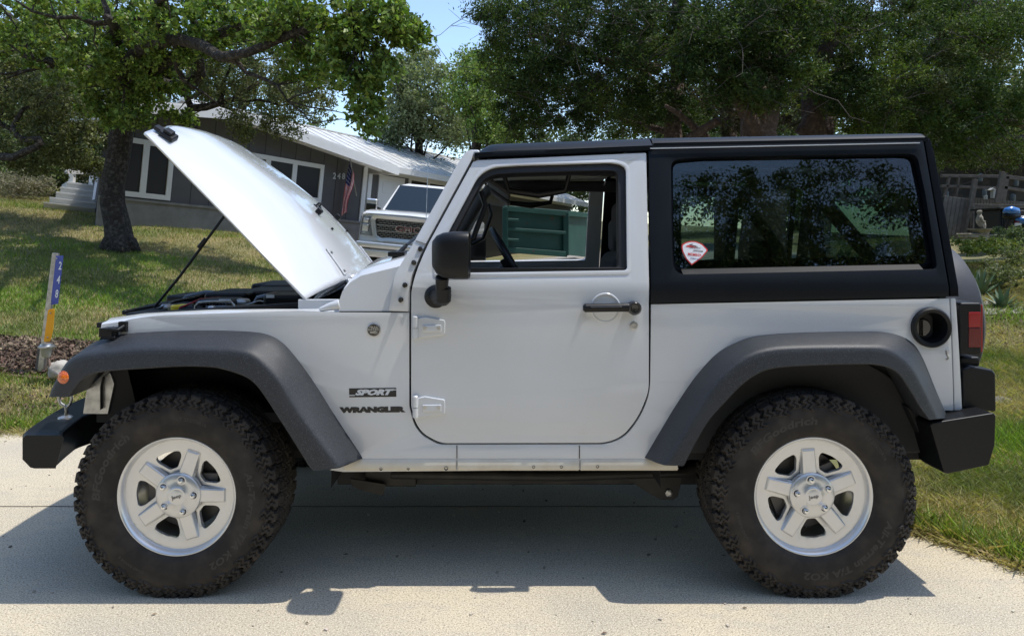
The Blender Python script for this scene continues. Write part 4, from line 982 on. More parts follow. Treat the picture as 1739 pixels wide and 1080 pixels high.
def wheel(loc, rot, outward=-1, parent=car, txt=True):
    """wheel > tyre, hub cap, lug nuts; built around the axle along y, outer face towards -y"""
    def hp(r, a): return (r * math.cos(a), r * math.sin(a))
    holes = []
    for k in range(5):
        a0 = math.radians(36 + 72 * k); R_ = lambda x, y: (x * math.cos(a0) - y * math.sin(a0), x * math.sin(a0) + y * math.cos(a0))
        # bottom of hole is near the hub: x radial, y tangential
        h = [(.098, -.016, .008), (.098, .016, .008), (.138, .048, .02), (.1585, .0495, .014), (.169, .0, .06), (.1585, -.0495, .014), (.138, -.048, .02)]
        holes.append(rounded([(*R_(x, y), r) for x, y, r in h], 5))
    outl_ = [hp(.209, 2 * math.pi * i / 72) for i in range(72)]
    def disc(x, z):
        r = math.hypot(x, z); return -.081 + .008 * math.cos(min(1, max(0, (r - .08) / .125)) * math.pi)
    w = panel('wheel', outl_, holes, disc, .016, M_['rim'], parent, bevel=.007, seg=3, slices=list(np.linspace(-.18, .18, 13)), xs=list(np.linspace(-.18, .18, 13)), world=False)
    w.matrix_parent_inverse = W[parent.name].inverted() if False else Matrix()
    pl = Vector(loc) - parent.location if not txt == 'spare' else Vector(loc) - parent.location
    w.location = pl
    W[w.name] = Matrix()
    def sub(nm, mb, m, **k): 
        o = obj(nm, mb, m, None, **k); o.parent = w; return o
    b = MB()
    b.lathe([(-.074, .204), (-.084, .2075), (-.096, .2105), (-.106, .2155), (-.1125, .2205), (-.1145, .2245), (-.1125, .2270), (-.106, .2265), (-.098, .2225), (-.08, .2160)], 72)
    sub('rim_lip', b, M_['rim'], smooth=True)
    b = MB(); b.lathe([(-.08, .206), (-.05, .197), (.09, .197), (.12, .215)], 60); b.lathe([(-.02, .075), (-.02, .150), (.0, .152), (.01, .05)], 48, mi=1); b.box(.05, .13, -.05, .03, -.05, .07, 1)
    b.box(-.14, -.06, -.045, .01, -.09, .05, 1)
    sub('rim_barrel', b, [M_['rim'], M_['rim_dark']], smooth=2)
    b = MB()
    for k in range(5):
        a0 = math.radians(72 * k); Rm = Matrix.Rotation(-a0, 4, 'Y')
        q = [(.080, -.0245), (.080, .0245), (.172, .0225), (.172, -.0225)]
        lo_ = [Rm @ Vector((x, -.080, y)) for x, y in [(.078, -.032), (.078, .032), (.182, .030), (.182, -.030)]]; hi_ = [Rm @ Vector((x, -.0965, y)) for x, y in q]
        b.add(lo_ + hi_, [(4, 5, 6, 7), (0, 1, 5, 4), (1, 2, 6, 5), (2, 3, 7, 6), (3, 0, 4, 7)])
    sub('spoke_rib', b, M_['rim'], bevel=.004, seg=3)
    b = MB(); b.lathe([(-.080, .0865), (-.100, .086), (-.1035, .083), (-.107, .060), (-.1085, .036), (-.1115, .0335), (-.1125, .030), (-.1115, .0285), (-.1125, .026), (-.1135, .0001)], 56)
    capo = sub('hub_cap', b, M_['rim'], smooth=True)
    for k in range(5):
        lp = MB(); a0 = math.radians(72 * k + 4); lp.lathe([(-.1065, .0175), (-.1085, .0175), (-.1088, .0135), (-.100, .0125)], 20, (.062 * math.cos(a0), 0, .062 * math.sin(a0)))
        lp.lathe([(-.1070, .0172), (-.1071, .0001)], 20, (.062 * math.cos(a0), 0, .062 * math.sin(a0)), mi=1)
        sub('lug_pocket', lp, [M_['rim'], M_['liner']], smooth=2)
    for k in range(5):
        a0 = math.radians(72 * k + 4); q = MB(); q.lathe([(-.100, .0115), (-.116, .0112), (-.121, .008), (-.123, .003), (-.1235, .0001)], 6, (.062 * math.cos(a0), 0, .062 * math.sin(a0)))
        sub('lug_nut', q, M_['chrome'], bevel=.001)
    q = MB(); add_text(q, 'Jeep', .020, lambda v: Vector((v.x, -.1145, v.y)), 1.1, bold=.0002); tx = sub('cap_lettering', q, M_['rim_dark'], fix=False)
    for c in w.children: c.rotation_euler = (0, 0, 0)
    # tyre
    t = bpy.data.objects.new('tyre', tme); col.objects.link(t); t.parent = w
    if txt:
        prf = ([.255, .275, .295, .312, .326, .333], [.1285, .1325, .1345, .1345, .133, .1315])
        def arc(body, size, a_mid, sx, r0=.298, bold=.0012, shear=.12):
            def f(v):
                a = a_mid - v.x / r0; r = r0 + v.y; yy = float(np.interp(r, *prf)) + .0006
                return Vector((r * math.cos(a), -yy, r * math.sin(a)))
            q = MB(); add_text(q, body, size, f, sx, 0, bold=bold, shear=shear, res=2, spacing=1.02); lt = obj('tyre_lettering', q, M_['rubber_text'], None, fix=False); lt.parent = w
        arc('BFGoodrich', .040, math.radians(95), 1.42, .292, .0014); arc('All-Terrain T/A KO2', .035, math.radians(-80), 1.36, .292, .0012); arc('LT 255/70R16', .018, math.radians(18), 1.1, .300, .0003, 0); arc('LOAD RANGE E', .014, math.radians(178), 1.1, .300, .0003, 0)
    w.rotation_euler = (0, -math.radians(rot), 0)
    return w
wy = 2.810
w1 = wheel((-1.262, wy, .380), -1, txt=True); w2 = wheel((1.158, wy, .380), 22, txt=True)
def copy_wheel(src, loc, rotz, rot=0):
    c = src.copy(); col.objects.link(c); c.parent = car; c.location = Vector(loc) - car.location; c.rotation_euler = (0, math.radians(rot), rotz)
    for ch in list(src.children):
        if ch.name.startswith(('tyre_lettering', 'cap_lettering')): continue
        d = ch.copy(); col.objects.link(d); d.parent = c
    return c
copy_wheel(w1, (-1.262, mir(wy), .380), math.pi); copy_wheel(w1, (1.158, mir(wy), .380), math.pi)
# turn the front lettering so that it sits as in the photograph
for w_o, ang in ((w1, 60), (w2, 0)):
    for chd in w_o.children:
        if chd.name.startswith('tyre_lettering'): chd.rotation_euler = (0, -math.radians(ang), 0)
        if chd.name.startswith('cap_lettering'): chd.rotation_euler = (0, math.radians(-18 if w_o is w1 else 10), 0)
# spare wheel under a scuffed vinyl cover
spm = MB(); spm.lathe([(1.86, .30), (1.90, .375), (1.93, .392), (2.08, .395), (2.14, .385), (2.17, .35), (2.18, .29), (2.18, .001)], 56, (0.0, YC, .955), 'x')
M_['cover'] = mat('scuffed_vinyl', (.040, .043, .050), .5, spec=.3, noise=(6, (.11, .115, .13), .5, .72, 8), bump=(6, .3, .01), vary=(22, (.045, .047, .055), .45, .7))
obj('spare_wheel_cover', spm, M_['cover'], car, smooth=2)
q = MB(); q.box(1.77, 1.90, YC - .1, YC + .1, .85, 1.05); obj('spare_carrier', q, M_['frame'], car)
# ------------------------------------------------------------------ house
M_['siding'] = mat('charcoal_siding', (.095, .091, .090), .7, noise=(3, (.108, .104, .102), .4, .7, 5), bump=(60, .15, .003))
M_['skirt'] = mat('grey_skirting', (.22, .215, .205), .8, noise=(5, (.17, .165, .155), .4, .7, 5))
M_['trim'] = mat('white_trim', (.72, .71, .68), .55)
M_['screen'] = mat('solar_screen', (.010, .010, .012), .45)
M_['roofmetal'] = mat('white_metal_roof', (.60, .60, .58), .45, metal=.0, noise=(4, (.52, .51, .47), .45, .75, 5))
M_['step'] = mat('pale_grey_decking', (.50, .51, .50), .65)
HD = Vector((.613, .790, 0)); HD = (HD - G * HD.dot(G)).normalized()      # along the gable wall, away from us to the right
HN = HD.cross(G).normalized()                                             # wall normal towards the camera
if HN.dot(Vector((0, -1, 0))) < 0: HN = -HN
HO = P(612, 400, 18.3)
EYE = Vector((0, 0, H))
def wall(px, py, off=0):
    """wall coordinates (along, up) of a photo point on the plane `off` metres in front of the gable wall"""
    d = P(px, py, 1) - EYE; o = HO + HN * off
    t = (o - EYE).dot(HN) / d.dot(HN); q = EYE + d * t - o
    return q.dot(HD), q.dot(G)
def WP(u, w, n=0): return HO + HD * u + G * w + HN * n
def wbox(m, u0, u1, w0, w1, n0, n1, mi=0):
    vs = [WP(u, w, n) for u in (u0, u1) for n in (n0, n1) for w in (w0, w1)]
    m.add(vs, [(0, 1, 3, 2), (4, 6, 7, 5), (0, 4, 5, 1), (2, 3, 7, 6), (0, 2, 6, 4), (1, 5, 7, 3)], mi)
hloc = WP(-4, -1.2, -3)
house = thing('house', 'dark grey gabled house with white trim and white metal roof behind the lawn', 'house', hloc)
u_l = wall(120, 330)[0]; pk = wall(385, 192); rr_ = wall(600, 268); w_base = wall(310, 376)[1]
slope = (pk[1] - rr_[1]) / (rr_[0] - pk[0]); u_l2 = wall(166, 330)[0]
hm_ = MB()
eave_w = pk[1] - slope * (0 - pk[0])
poly = [WP(u_l2, w_base - .6, 0), WP(0, w_base - 1.2, 0), WP(0, eave_w, 0), WP(*pk, 0), WP(u_l2, pk[1] - slope * abs(u_l2 - pk[0]), 0)]
ub_ = wall(178, 330, -9)[0]
back_ = [WP(ub_, w_base - .6, -9), WP(0, w_base - 1.2, -9), WP(0, eave_w, -9), WP(ub_ + (0 - ub_) * .5, pk[1], -9), WP(ub_, pk[1] - slope * abs(u_l2 - pk[0]), -9)]
hm_.add(poly + back_, [(0, 1, 2, 3, 4), (9, 8, 7, 6, 5)] + [(i, (i + 1) % 5, 5 + (i + 1) % 5, 5 + i) for i in range(5)])
hw_ = obj('wall', hm_, M_['siding'], house)
gm = MB()
for i in range(30):
    u = u_l2 + .15 + i * .406
    if u > -.05: break
    top = pk[1] - slope * abs(u - pk[0]) - .05
    wbox(gm, u, u + .012, w_base + .3, top, 0.0005, .004)
obj('board_joint', gm, M_['black'], hw_)
sk = MB(); wbox(sk, u_l2, 0, w_base - .4, wall(310, 350)[1], .01, .05); wbox(sk, u_l2, 0, wall(310, 350)[1], wall(310, 350)[1] + .05, .01, .08)
obj('skirting', sk, M_['skirt'], house)
# roof of the gable: two pitched sheets with overhang and white rake boards
rm = MB(); ov = .55; th_ = .10
for sgn, ue in ((1, 0 + .55), (-1, u_l2 - .12)):
    we = pk[1] - slope * abs(ue - pk[0])
    sh_ = 0 if sgn > 0 else wall(178, 300, -9)[0] - u_l2
    a = [WP(pk[0], pk[1] + .02, ov), WP(ue, we + .02, ov), WP(ue + sh_, we + .02, -9), WP(pk[0] + max(0, sh_ - 2), pk[1] + .02, -9)]
    rm.prism(a, Vector((0, 0, 0)), G * .05)
    n_s = 16
    for k in range(n_s):
        nn = ov - .1 - k * .6
        if sgn < 0: break
        p0, p1 = WP(pk[0], pk[1] + .08, nn), WP(ue, we + .08, nn); rm.bar(p0, p1, .02, .012, up=G)
ro = obj('roof', rm, M_['roofmetal'], house)
fm = MB()
for sgn, ue in ((1, .56), (-1, u_l2 - .13)):
    we = pk[1] - slope * abs(ue - pk[0])
    p0, p1 = WP(pk[0], pk[1] - .07, ov + .02), WP(ue, we - .07, ov + .02); fm.bar(p0, p1, .04, .20, up=G)
    p0, p1 = WP(pk[0], pk[1] - .06, .02), WP(ue, we - .06, .02); fm.bar(p0, p1, .05, .12, up=G)
wbox(fm, .50, .60, eave_w - slope * .5 - .17, eave_w - slope * .5 + .0, -9, .58)
wbox(fm, -.11, .02, w_base - .6, eave_w - .12, -.1, .03)
obj('rake_board', fm, M_['trim'], ro)
vt = MB(); pv = WP(-1.2, eave_w + .75, -3.2); vt.tube([pv, pv + G * .35], .06, 10); vt.tube([pv + G * .35, pv + G * .45], .11, 10); obj('roof_vent', vt, M_['steel'], ro)
def window(n, u0, u1, w0, w1, mull, name='window', depth=0.0, fw=.10, mul_w=.12, glass=None):
    f = MB(); D0, D1 = n + .004, n + .05
    wbox(f, u0, u1, w1 - fw, w1, D0, D1); wbox(f, u0, u1, w0, w0 + fw, D0, D1)
    wbox(f, u0, u0 + fw, w0 + fw, w1 - fw, D0, D1); wbox(f, u1 - fw, u1, w0 + fw, w1 - fw, D0, D1)
    for m_ in mull: wbox(f, m_ - mul_w / 2, m_ + mul_w / 2, w0 + fw, w1 - fw, D0, D1 - .004)
    o = obj(name, f, M_['trim'], house)
    g_ = MB(); wbox(g_, u0 + fw, u1 - fw, w0 + fw, w1 - fw, n + .002, n + .018)
    obj('window_pane', g_, glass or M_['screen'], o); return o
a, b = wall(200, 325), wall(291, 342); t_ = wall(236, 236)[1]; m_ = wall(243, 300)[0]
b_w = (wall(207, 331)[1] + wall(286, 342.5)[1]) / 2
window(0, wall(186, 325)[0], wall(290, 310)[0], b_w, t_, [m_])
window(0, wall(418, 300)[0], wall(546, 315)[0], wall(542, 344)[1], (wall(549, 279)[1] + wall(460, 267)[1]) / 2, [wall(498, 300)[0], wall(452, 300)[0]])
# house number
nm = MB()
for i, chh in enumerate('248'):
    u, w = wall(566.8 + i * 7.6, 299.5 + i * .3)
    add_text(nm, chh, .21, lambda v, u=u, w=w: WP(u + v.x, w + v.y, .03), .95, bold=.006)
obj('house_number', nm, mat('pale_numeral', (.55, .55, .54), .5), house, fix=False)
# recessed wing to the right
SB = -2.3
w2 = MB(); ul = wall(636, 300, SB)[0]; ur = ul + 11.0; ew = wall(700, 292, SB + .5)[1]
wbox(w2, ul - 1.0, ur, w_base - 1.4, ew + .05, SB - 5, SB)
wg = obj('wing_wall', w2, M_['siding'], house)
tr = MB(); wbox(tr, ul - .30, ul - .16, w_base - 1.2, ew, SB, SB + .10); wbox(tr, ul - .3, ur, ew - .18, ew + .0, SB + .01, SB + .06)
wbox(tr, .0, .02, eave_w - 1.6, eave_w - .45, -1.7, -1.0)
obj('wing_trim', tr, M_['trim'], wg)
sw_ = MB(); wbox(sw_, .005, .03, eave_w - 1.55, eave_w - .5, -1.62, -1.08); obj('side_window_pane', sw_, M_['screen'], wg)
dpx = wall(643, 300, SB); dpr = wall(686, 305, SB); dt = wall(664, 300, SB)[1]
dm = MB(); wbox(dm, dpx[0], dpr[0], dt - 2.1, dt, SB + .005, SB + .05); do = obj('door', dm, M_['trim'], house)
dd = MB()
for a_, b_ in ((.14, .44), (.56, .86)):
    L_ = dpr[0] - dpx[0]
    for w0_, w1_ in ((.22, .55), (.75, 1.25), (1.4, 1.9)):
        wbox(dd, dpx[0] + L_ * a_, dpx[0] + L_ * b_, dt - w1_, dt - w0_, SB + .051, SB + .060)
obj('door_panel', dd, M_['trim'], do, bevel=.004)
x0_, x1_ = wall(693, 310, SB), wall(770, 320, SB); wt = wall(720, 305, SB)[1]
window(SB, x0_[0], x0_[0] + 1.75, wt - 1.1, wt, [x0_[0] + .9], glass=M_['screen'])
window(SB, wall(905, 345, SB)[0] - 1.2, wall(955, 345, SB)[0], wt - 1.3, wt - .35, [])
gd = MB(); g0 = wall(800, 350, SB)[0]; wbox(gd, g0 - .6, wall(893, 350, SB)[0], w_base - 1.0, wt - .5, SB + .002, SB + .03); obj('garage_opening', gd, M_['screen'], house)
rw = MB(); e0 = ew + .02; ridge = wall(690, 254.0, SB - 3.2)[1]; ur2 = ur + .5; ul2 = ul - 1.5
a = [WP(ul2, e0, SB + .5), WP(ur2, e0, SB + .5), WP(ur2, ridge, SB - 3.2), WP(ul2 - 3, ridge, SB - 3.2), ]
rw.prism(a, Vector((0, 0, 0)), G * .05)
a = [WP(ul2 - 3, ridge, SB - 3.2), WP(ur2, ridge, SB - 3.2), WP(ur2, e0, SB - 7), WP(ul2 - 3, e0, SB - 7)]; rw.prism(a, Vector((0, 0, 0)), G * .05)
for k in range(30):
    u = ul2 + .2 + k * .42
    if u > ur2: break
    rw.bar(WP(u, e0 + .07, SB + .5), WP(u, ridge + .07, SB - 3.2), .02, .018, up=G)
rwo = obj('wing_roof', rw, M_['roofmetal'], house)
q = MB(); wbox(q, ul2, ur2, e0 - .14, e0 + .04, SB + .5, SB + .54); q.bar(WP(ul2 - 3, ridge + .06, SB - 3.2), WP(ur2, ridge + .06, SB - 3.2), .2, .04, up=G); obj('wing_fascia', q, M_['trim'], rwo)
# wall-mounted flag
fl0 = WP(*wall(604, 338, .45), .05)
fpt = P(594.5, 270, 17.4); fpb = P(605, 333, 17.9)
flag = thing('flag', 'striped national flag hanging from an angled pole at the house corner', 'flag', tuple(fpb))
q = MB(); q.tube([fpb, fpt], .014, 8); q.tube([fpt, fpt + G * .04], .022, 8); obj('pole', q, M_['steel'], flag, smooth=2)
Mr, Mw, Mbl = mat('flag_red', (.70, .04, .06), .8), mat('flag_white', (.85, .83, .80), .8), mat('flag_blue', (.03, .04, .16), .8)
top_l, top_r = (594, 274), (601.5, 296); bot_l, bot_r = (579.5, 367), (591, 360)
q = MB(); nu, nv = 26, 40; rows = []
for j in range(nv + 1):
    t = j / nv; L_ = Vector(top_l).lerp(Vector(bot_l), t); R_ = Vector(top_r).lerp(Vector(bot_r), t)
    L_.x += -1.5 * math.sin(t * math.pi); R_.x += 2.0 * math.sin(t * 6.0) - (1.5 * t)
    row = []
    for i in range(nu + 1):
        s = i / nu; pq = L_.lerp(R_, s); row.append(P(pq.x, pq.y, 17.6 + .07 * math.sin(s * 13 + t * 3.0) + .03 * math.sin(s * 31 + t * 9)))
    rows.append(row)
vs = [p for r in rows for p in r]; fs = []; ms = []
for j in range(nv):
    for i in range(nu):
        fs.append((j * (nu + 1) + i, j * (nu + 1) + i + 1, (j + 1) * (nu + 1) + i + 1, (j + 1) * (nu + 1) + i))
        stripe = (i // 2) % 2
        if j < nv * .40 and i < nu * .54:
            ms.append(1 if (i % 3 == 1 and j % 3 == 1) else 2)
        else: ms.append(0 if stripe == 0 else 1)
me = bpy.data.meshes.new('cloth'); me.from_pydata(vs, [], fs); me.polygons.foreach_set('material_index', ms); me.polygons.foreach_set('use_smooth', [True] * len(fs))
for m_ in (Mr, Mw, Mbl): me.materials.append(m_)
o = bpy.data.objects.new('cloth', me); link(o, flag)

# deck steps left of the house
dk = P(120, 350, 14.6); dk.z = gzf(dk.x, dk.y)
SU, SN = HD, HN
steps = thing('porch_steps', 'pale grey wooden porch steps with white railing left of the oak trunk', 'steps', tuple(dk))
def SP(px, py, Y): return P(px, py, Y)
tread_px = [((74, 343), (161, 353)), ((84, 334.5), (164, 344.5)), ((95, 325.5), (165, 334)), ((103, 317), (165, 325)), ((114, 308.5), (166, 315))]
yb = 14.3
for i, (l, r) in enumerate(tread_px):
    y0, y1 = yb + i * .30, yb + .35 + i * .30
    a, b = P(l[0], l[1], y0), P(r[0], r[1] , y1)
    dirb = Vector((-(b - a).y, (b - a).x, 0)).normalized()
    if dirb.y < 0: dirb = -dirb
    dep = .34 if i < 4 else 1.2
    q = MB(); A_, B_, C_, D_ = a, b, b + dirb * dep, a + dirb * dep
    q.prism([A_, B_, C_, D_], G * -.035, Vector((0, 0, 0))); tre = obj('tread', q, M_['step'], steps, bevel=.004)
    q = MB(); ins = dirb * .03; q.prism([A_ + ins, B_ + ins, C_, D_ ], G * -.26, G * -.036); obj('riser', q, M_['step'], tre)
q = MB()
a, b = P(114, 308.5, 15.6), P(158, 313, 16.4)
for px, py, Y_ in ((122, 309, 15.9), (156.5, 309, 16.6)):
    p0 = P(px, py, Y_); q.bar(p0 - G * .1, p0 + G * .33, .10, .10, up=Vector((0, 1, 0)))
q.bar(P(111, 291.5, 15.6), P(170, 294, 16.8), .05, .09, up=G)
obj('railing', q, M_['trim'], steps)
q = MB(); q.bar(P(165, 345, 15.2), P(171, 305, 15.6), .06, .25, up=Vector((0, 1, 0))); obj('side_board', q, M_['trim'], steps)
q = MB(); q.prism([P(75, 355, 14.2), P(168, 369, 14.8), P(172, 362, 16), P(90, 349, 15.8)], Vector((0, 0, -.3)), Vector((0, 0, 0))); tag(obj('landing_slab', q, M_['concrete']), 'low concrete landing slab in front of the porch steps', 'slab')

# ------------------------------------------------------------------ pickup
tx_, ty_ = P(684, 0, 14.2).x, 14.2
tz_ = P(0, 486, 14.2).z
pk_ = thing('pickup_truck', 'white pickup truck with chrome grille parked in front of the garage', 'pickup truck', (tx_, ty_, tz_), (0, LEAN, math.radians(-3)))
pk_.scale = (1.0, 1.0, 1.14)
M_['tchrome'] = mat('pickup_chrome', (.78, .78, .77), .28, metal=.85)
M_['tpaint'] = mat('pickup_paint', (.72, .72, .70), .3, coat=1)
def loft(secs, closed=True):
    m = MB(); m.grid(secs, closed=closed); m.add(secs[0], [tuple(range(len(secs[0])))]); m.add(secs[-1], [tuple(range(len(secs[0])))]); return m
def sect(y, hw, zb, zt_, r, top=None):
    p = [(-hw, zb), (-hw - .0, zb + (zt_ - zb) * .5), (-hw + .01, zt_ - r), (-hw + r * .35, zt_ - r * .3), (-hw + r, zt_), (0, zt_ + .02), (hw - r, zt_), (hw - r * .35, zt_ - r * .3), (hw - .01, zt_ - r), (hw, zb + (zt_ - zb) * .5), (hw, zb)]
    return [Vector((x, y, z)) for x, z in p]
m = loft([sect(.06, .96, .52, 1.20, .10), sect(.0, .97, .50, 1.22, .10), sect(.12, 1.02, .48, 1.26, .12), sect(.5, 1.03, .48, 1.30, .12), sect(1.3, 1.03, .48, 1.33, .12), sect(1.45, 1.03, .48, 1.31, .12), sect(3.6, 1.03, .48, 1.31, .10), sect(5.7, 1.02, .50, 1.33, .08)])
body_t = obj('body', m, M_['tpaint'], pk_, world=False, smooth=2)
q = loft([[Vector((x, y, z)) for x, y, z in ((-.88, 1.25, 1.28), (-.70, 1.98, 1.84), (-.5, 2.05, 1.90), (.5, 2.05, 1.90), (.70, 1.98, 1.84), (.88, 1.25, 1.28))],
          [Vector((x, y, z)) for x, y, z in ((-.90, 3.6, 1.28), (-.74, 3.5, 1.86), (-.5, 3.45, 1.92), (.5, 3.45, 1.92), (.74, 3.5, 1.86), (.90, 3.6, 1.28))]])
cabt = obj('cab', q, M_['tpaint'], pk_, world=False, smooth=2)
M_['tglass'] = mat('pickup_glass', (.012, .022, .032), .08, spec=.4)
q = MB(); q.add([Vector(v) for v in ((-.80, 1.27, 1.325), (.80, 1.27, 1.325), (.655, 1.935, 1.845), (-.655, 1.935, 1.845))], [(0, 1, 2, 3)]); obj('windscreen', q, M_['tglass'], cabt, world=False, solid=-.01)
for s in (-1, 1):
    q = MB(); q.add([Vector(v) for v in ((s * .915, 1.6, 1.36), (s * .925, 3.4, 1.36), (s * .77, 3.3, 1.80), (s * .755, 2.08, 1.80))], [(0, 1, 2, 3)]); obj('side_window', q, M_['tglass'], cabt, world=False)
    q = MB(); q.box(s * 1.15 - .13, s * 1.15 + .13, 1.42, 1.56, 1.30, 1.52); mi_ = obj('wing_mirror', q, M_['tchrome'], pk_, world=False, bevel=.04, seg=3)
    q = MB(); q.box(s * 1.15 - .11, s * 1.15 + .11, 1.405, 1.45, 1.29, 1.42); q.bar((s * .95, 1.5, 1.33), (s * 1.1, 1.5, 1.36), .05, .05); obj('mirror_shell', q, M_['gloss_black'], mi_, world=False, bevel=.01)
    q = MB(); q.prism([Vector(v) for v in ((s * .70, -.03, .82), (s * .98, .03, .84), (s * 1.0, .06, 1.16), (s * .74, -.02, 1.16))], Vector((0, 0, 0)), Vector((0, .08, 0))); lo_ = obj('headlight', q, mat('lamp_glass', (.12, .12, .12), .1, coat=1), pk_, world=False, bevel=.015)
    q = MB(); q.box(s * .86 - .06, s * .86 + .06, -.045, .0, .90, 1.02); q.box(s * .86 - .05, s * .86 + .05, -.048, .0, 1.05, 1.12); obj('lamp_reflector', q, M_['tchrome'], lo_, world=False, bevel=.01)
    q = MB(); q.box(s * .83 - .10, s * .83 + .10, -.055, .0, .57, .67); obj('fog_lamp', q, M_['gloss_black'], pk_, world=False, bevel=.01)
q = MB()
outer_ = [(-.72, 1.20), (.72, 1.20), (.76, 1.12), (.68, .80), (.52, .74), (.40, .76), (-.40, .76), (-.52, .74), (-.68, .80), (-.76, 1.12)]
inner_ = [(-.64, 1.14), (.64, 1.14), (.67, 1.10), (.61, .84), (.50, .80), (.38, .82), (-.38, .82), (-.50, .80), (-.61, .84), (-.67, 1.10)]
n_o = len(outer_)
vs = [Vector((x, -.07, z)) for x, z in outer_] + [Vector((x, -.05, z)) for x, z in inner_] + [Vector((x, .05, z)) for x, z in outer_] + [Vector((x, .02, z)) for x, z in inner_]
fs = [(i, (i + 1) % n_o, n_o + (i + 1) % n_o, n_o + i) for i in range(n_o)] + [(i, (i + 1) % n_o, 2 * n_o + (i + 1) % n_o, 2 * n_o + i) for i in range(n_o)] + [(n_o + i, n_o + (i + 1) % n_o, 3 * n_o + (i + 1) % n_o, 3 * n_o + i) for i in range(n_o)]
q.add(vs, fs); tgr = obj('grille', q, M_['tchrome'], pk_, world=False, bevel=.006)
q = MB(); q.box(-.66, .66, .0, .03, .82, 1.12); obj('grille_back', q, M_['black'], tgr, world=False)
q = MB()
for r_ in range(9):
    z = .835 + r_ * .033
    for c_ in range(15):
        x = -.60 + c_ * .085 + (.042 if r_ % 2 else 0)
        if abs(x) < (.62 if z > .9 else .57): q.box(x - .030, x + .030, -.030, -.005, z, z + .008)
for z in (.93, 1.03): q.box(-.64, .64, -.036, -.004, z - .006, z + .006)
obj('grille_mesh', q, M_['steel'], tgr, world=False)
q = MB(); add_text(q, 'GMC', .150, lambda v: Vector((v.x, -.062, .99 + v.y)), 1.55, 0, bold=.004, ext=.008); add_text(q, 'GMC', .132, lambda v: Vector((v.x, -.075, .99 + v.y)), 1.66, 1, bold=-.001)
obj('grille_badge', q, [M_['tchrome'], mat('badge_red', (.24, .02, .03), .3, coat=1)], tgr, world=False, fix=False)
q = MB(); q.box(-1.0, 1.0, -.16, .1, .62, .72); q.box(-.98, .98, -.13, .1, .46, .60); bpo = obj('bumper', q, M_['tchrome'], pk_, world=False, bevel=.03, seg=3)
q = MB(); q.box(-.16, .16, -.175, -.155, .50, .64); lpo = obj('licence_plate', q, mat('plate_white', (.55, .55, .52), .5), bpo, world=False, bevel=.004)
q = MB(); add_text(q, '446B', .10, lambda v: Vector((v.x, -.178, .565 + v.y)), .9, bold=.002); obj('plate_lettering', q, M_['black'], lpo, world=False, fix=False)
for sx_, yy in ((-1, 1.0), (1, 1.0), (-1, 4.6), (1, 4.6)):
    q = MB(); q.lathe([(-.13, .25), (-.14, .38), (-.11, .42), (.11, .42), (.14, .38), (.13, .25)], 32, (sx_ * .88, yy, .41), 'x'); wt_ = obj('wheel', q, M_['rubber'], pk_, world=False, smooth=2)
    q = MB(); q.lathe([(-.12, .001), (-.10, .1), (-.12, .25), (.12, .25), (.10, .1), (.12, .001)], 24, (sx_ * .88, yy, .41), 'x'); obj('rim', q, M_['rim'], wt_, world=False, smooth=2)

# ------------------------------------------------------------------ green container
M_['teal'] = mat('chipped_teal_paint', (.008, .060, .047), .6, noise=(5, (.06, .035, .02), .66, .70, 6), vary=(2, (.012, .075, .06), .45, .7), bump=(12, .3, .01))
cz0 = P(0, 434, 15).z
con = thing('roll_off_container', 'teal roll off container with chipped paint beside the garage', 'container', tuple(P(930, 434, 15)), (0, LEAN, 0))
def cp(px, py, Y): return P(px, py, Y)
q = MB(); A_, B_, C_, D_ = cp(856, 352, 15.0), cp(962, 361, 15.6), cp(962, 433, 15.6), cp(856, 425, 15.0)
q.prism([A_, B_, C_, D_], Vector((0, .0, 0)), Vector((0, 5.0, 0)))
E_, F_ = cp(998, 364, 17.5), cp(998, 437, 17.5)
q.prism([B_, E_, F_, C_ ], Vector((0, .02, 0)), Vector((0, 3.0, 0)))
cbx = obj('container_body', q, M_['teal'], con)
q = MB()
for (a, b), w_ in ((((856, 354), (962, 363)), .12), (((856, 389), (962, 396)), .07), (((856, 424), (962, 432)), .12)):
    q.bar(cp(*a, 14.98), cp(*b, 15.56), .10, w_)
for px, a, b, Y_ in ((858, 352, 426, 14.96), (961, 361, 434, 15.55)): q.bar(cp(px, a, Y_), cp(px, b, Y_), .12, .10)
for py in (373, 407): q.bar(cp(858, py, 14.94), cp(880, py + 1, 15.05), .08, .06)
q.bar(cp(962, 363, 15.55), cp(998, 366, 17.4), .1, .12)
obj('container_rib', q, M_['teal'], cbx, bevel=.01)

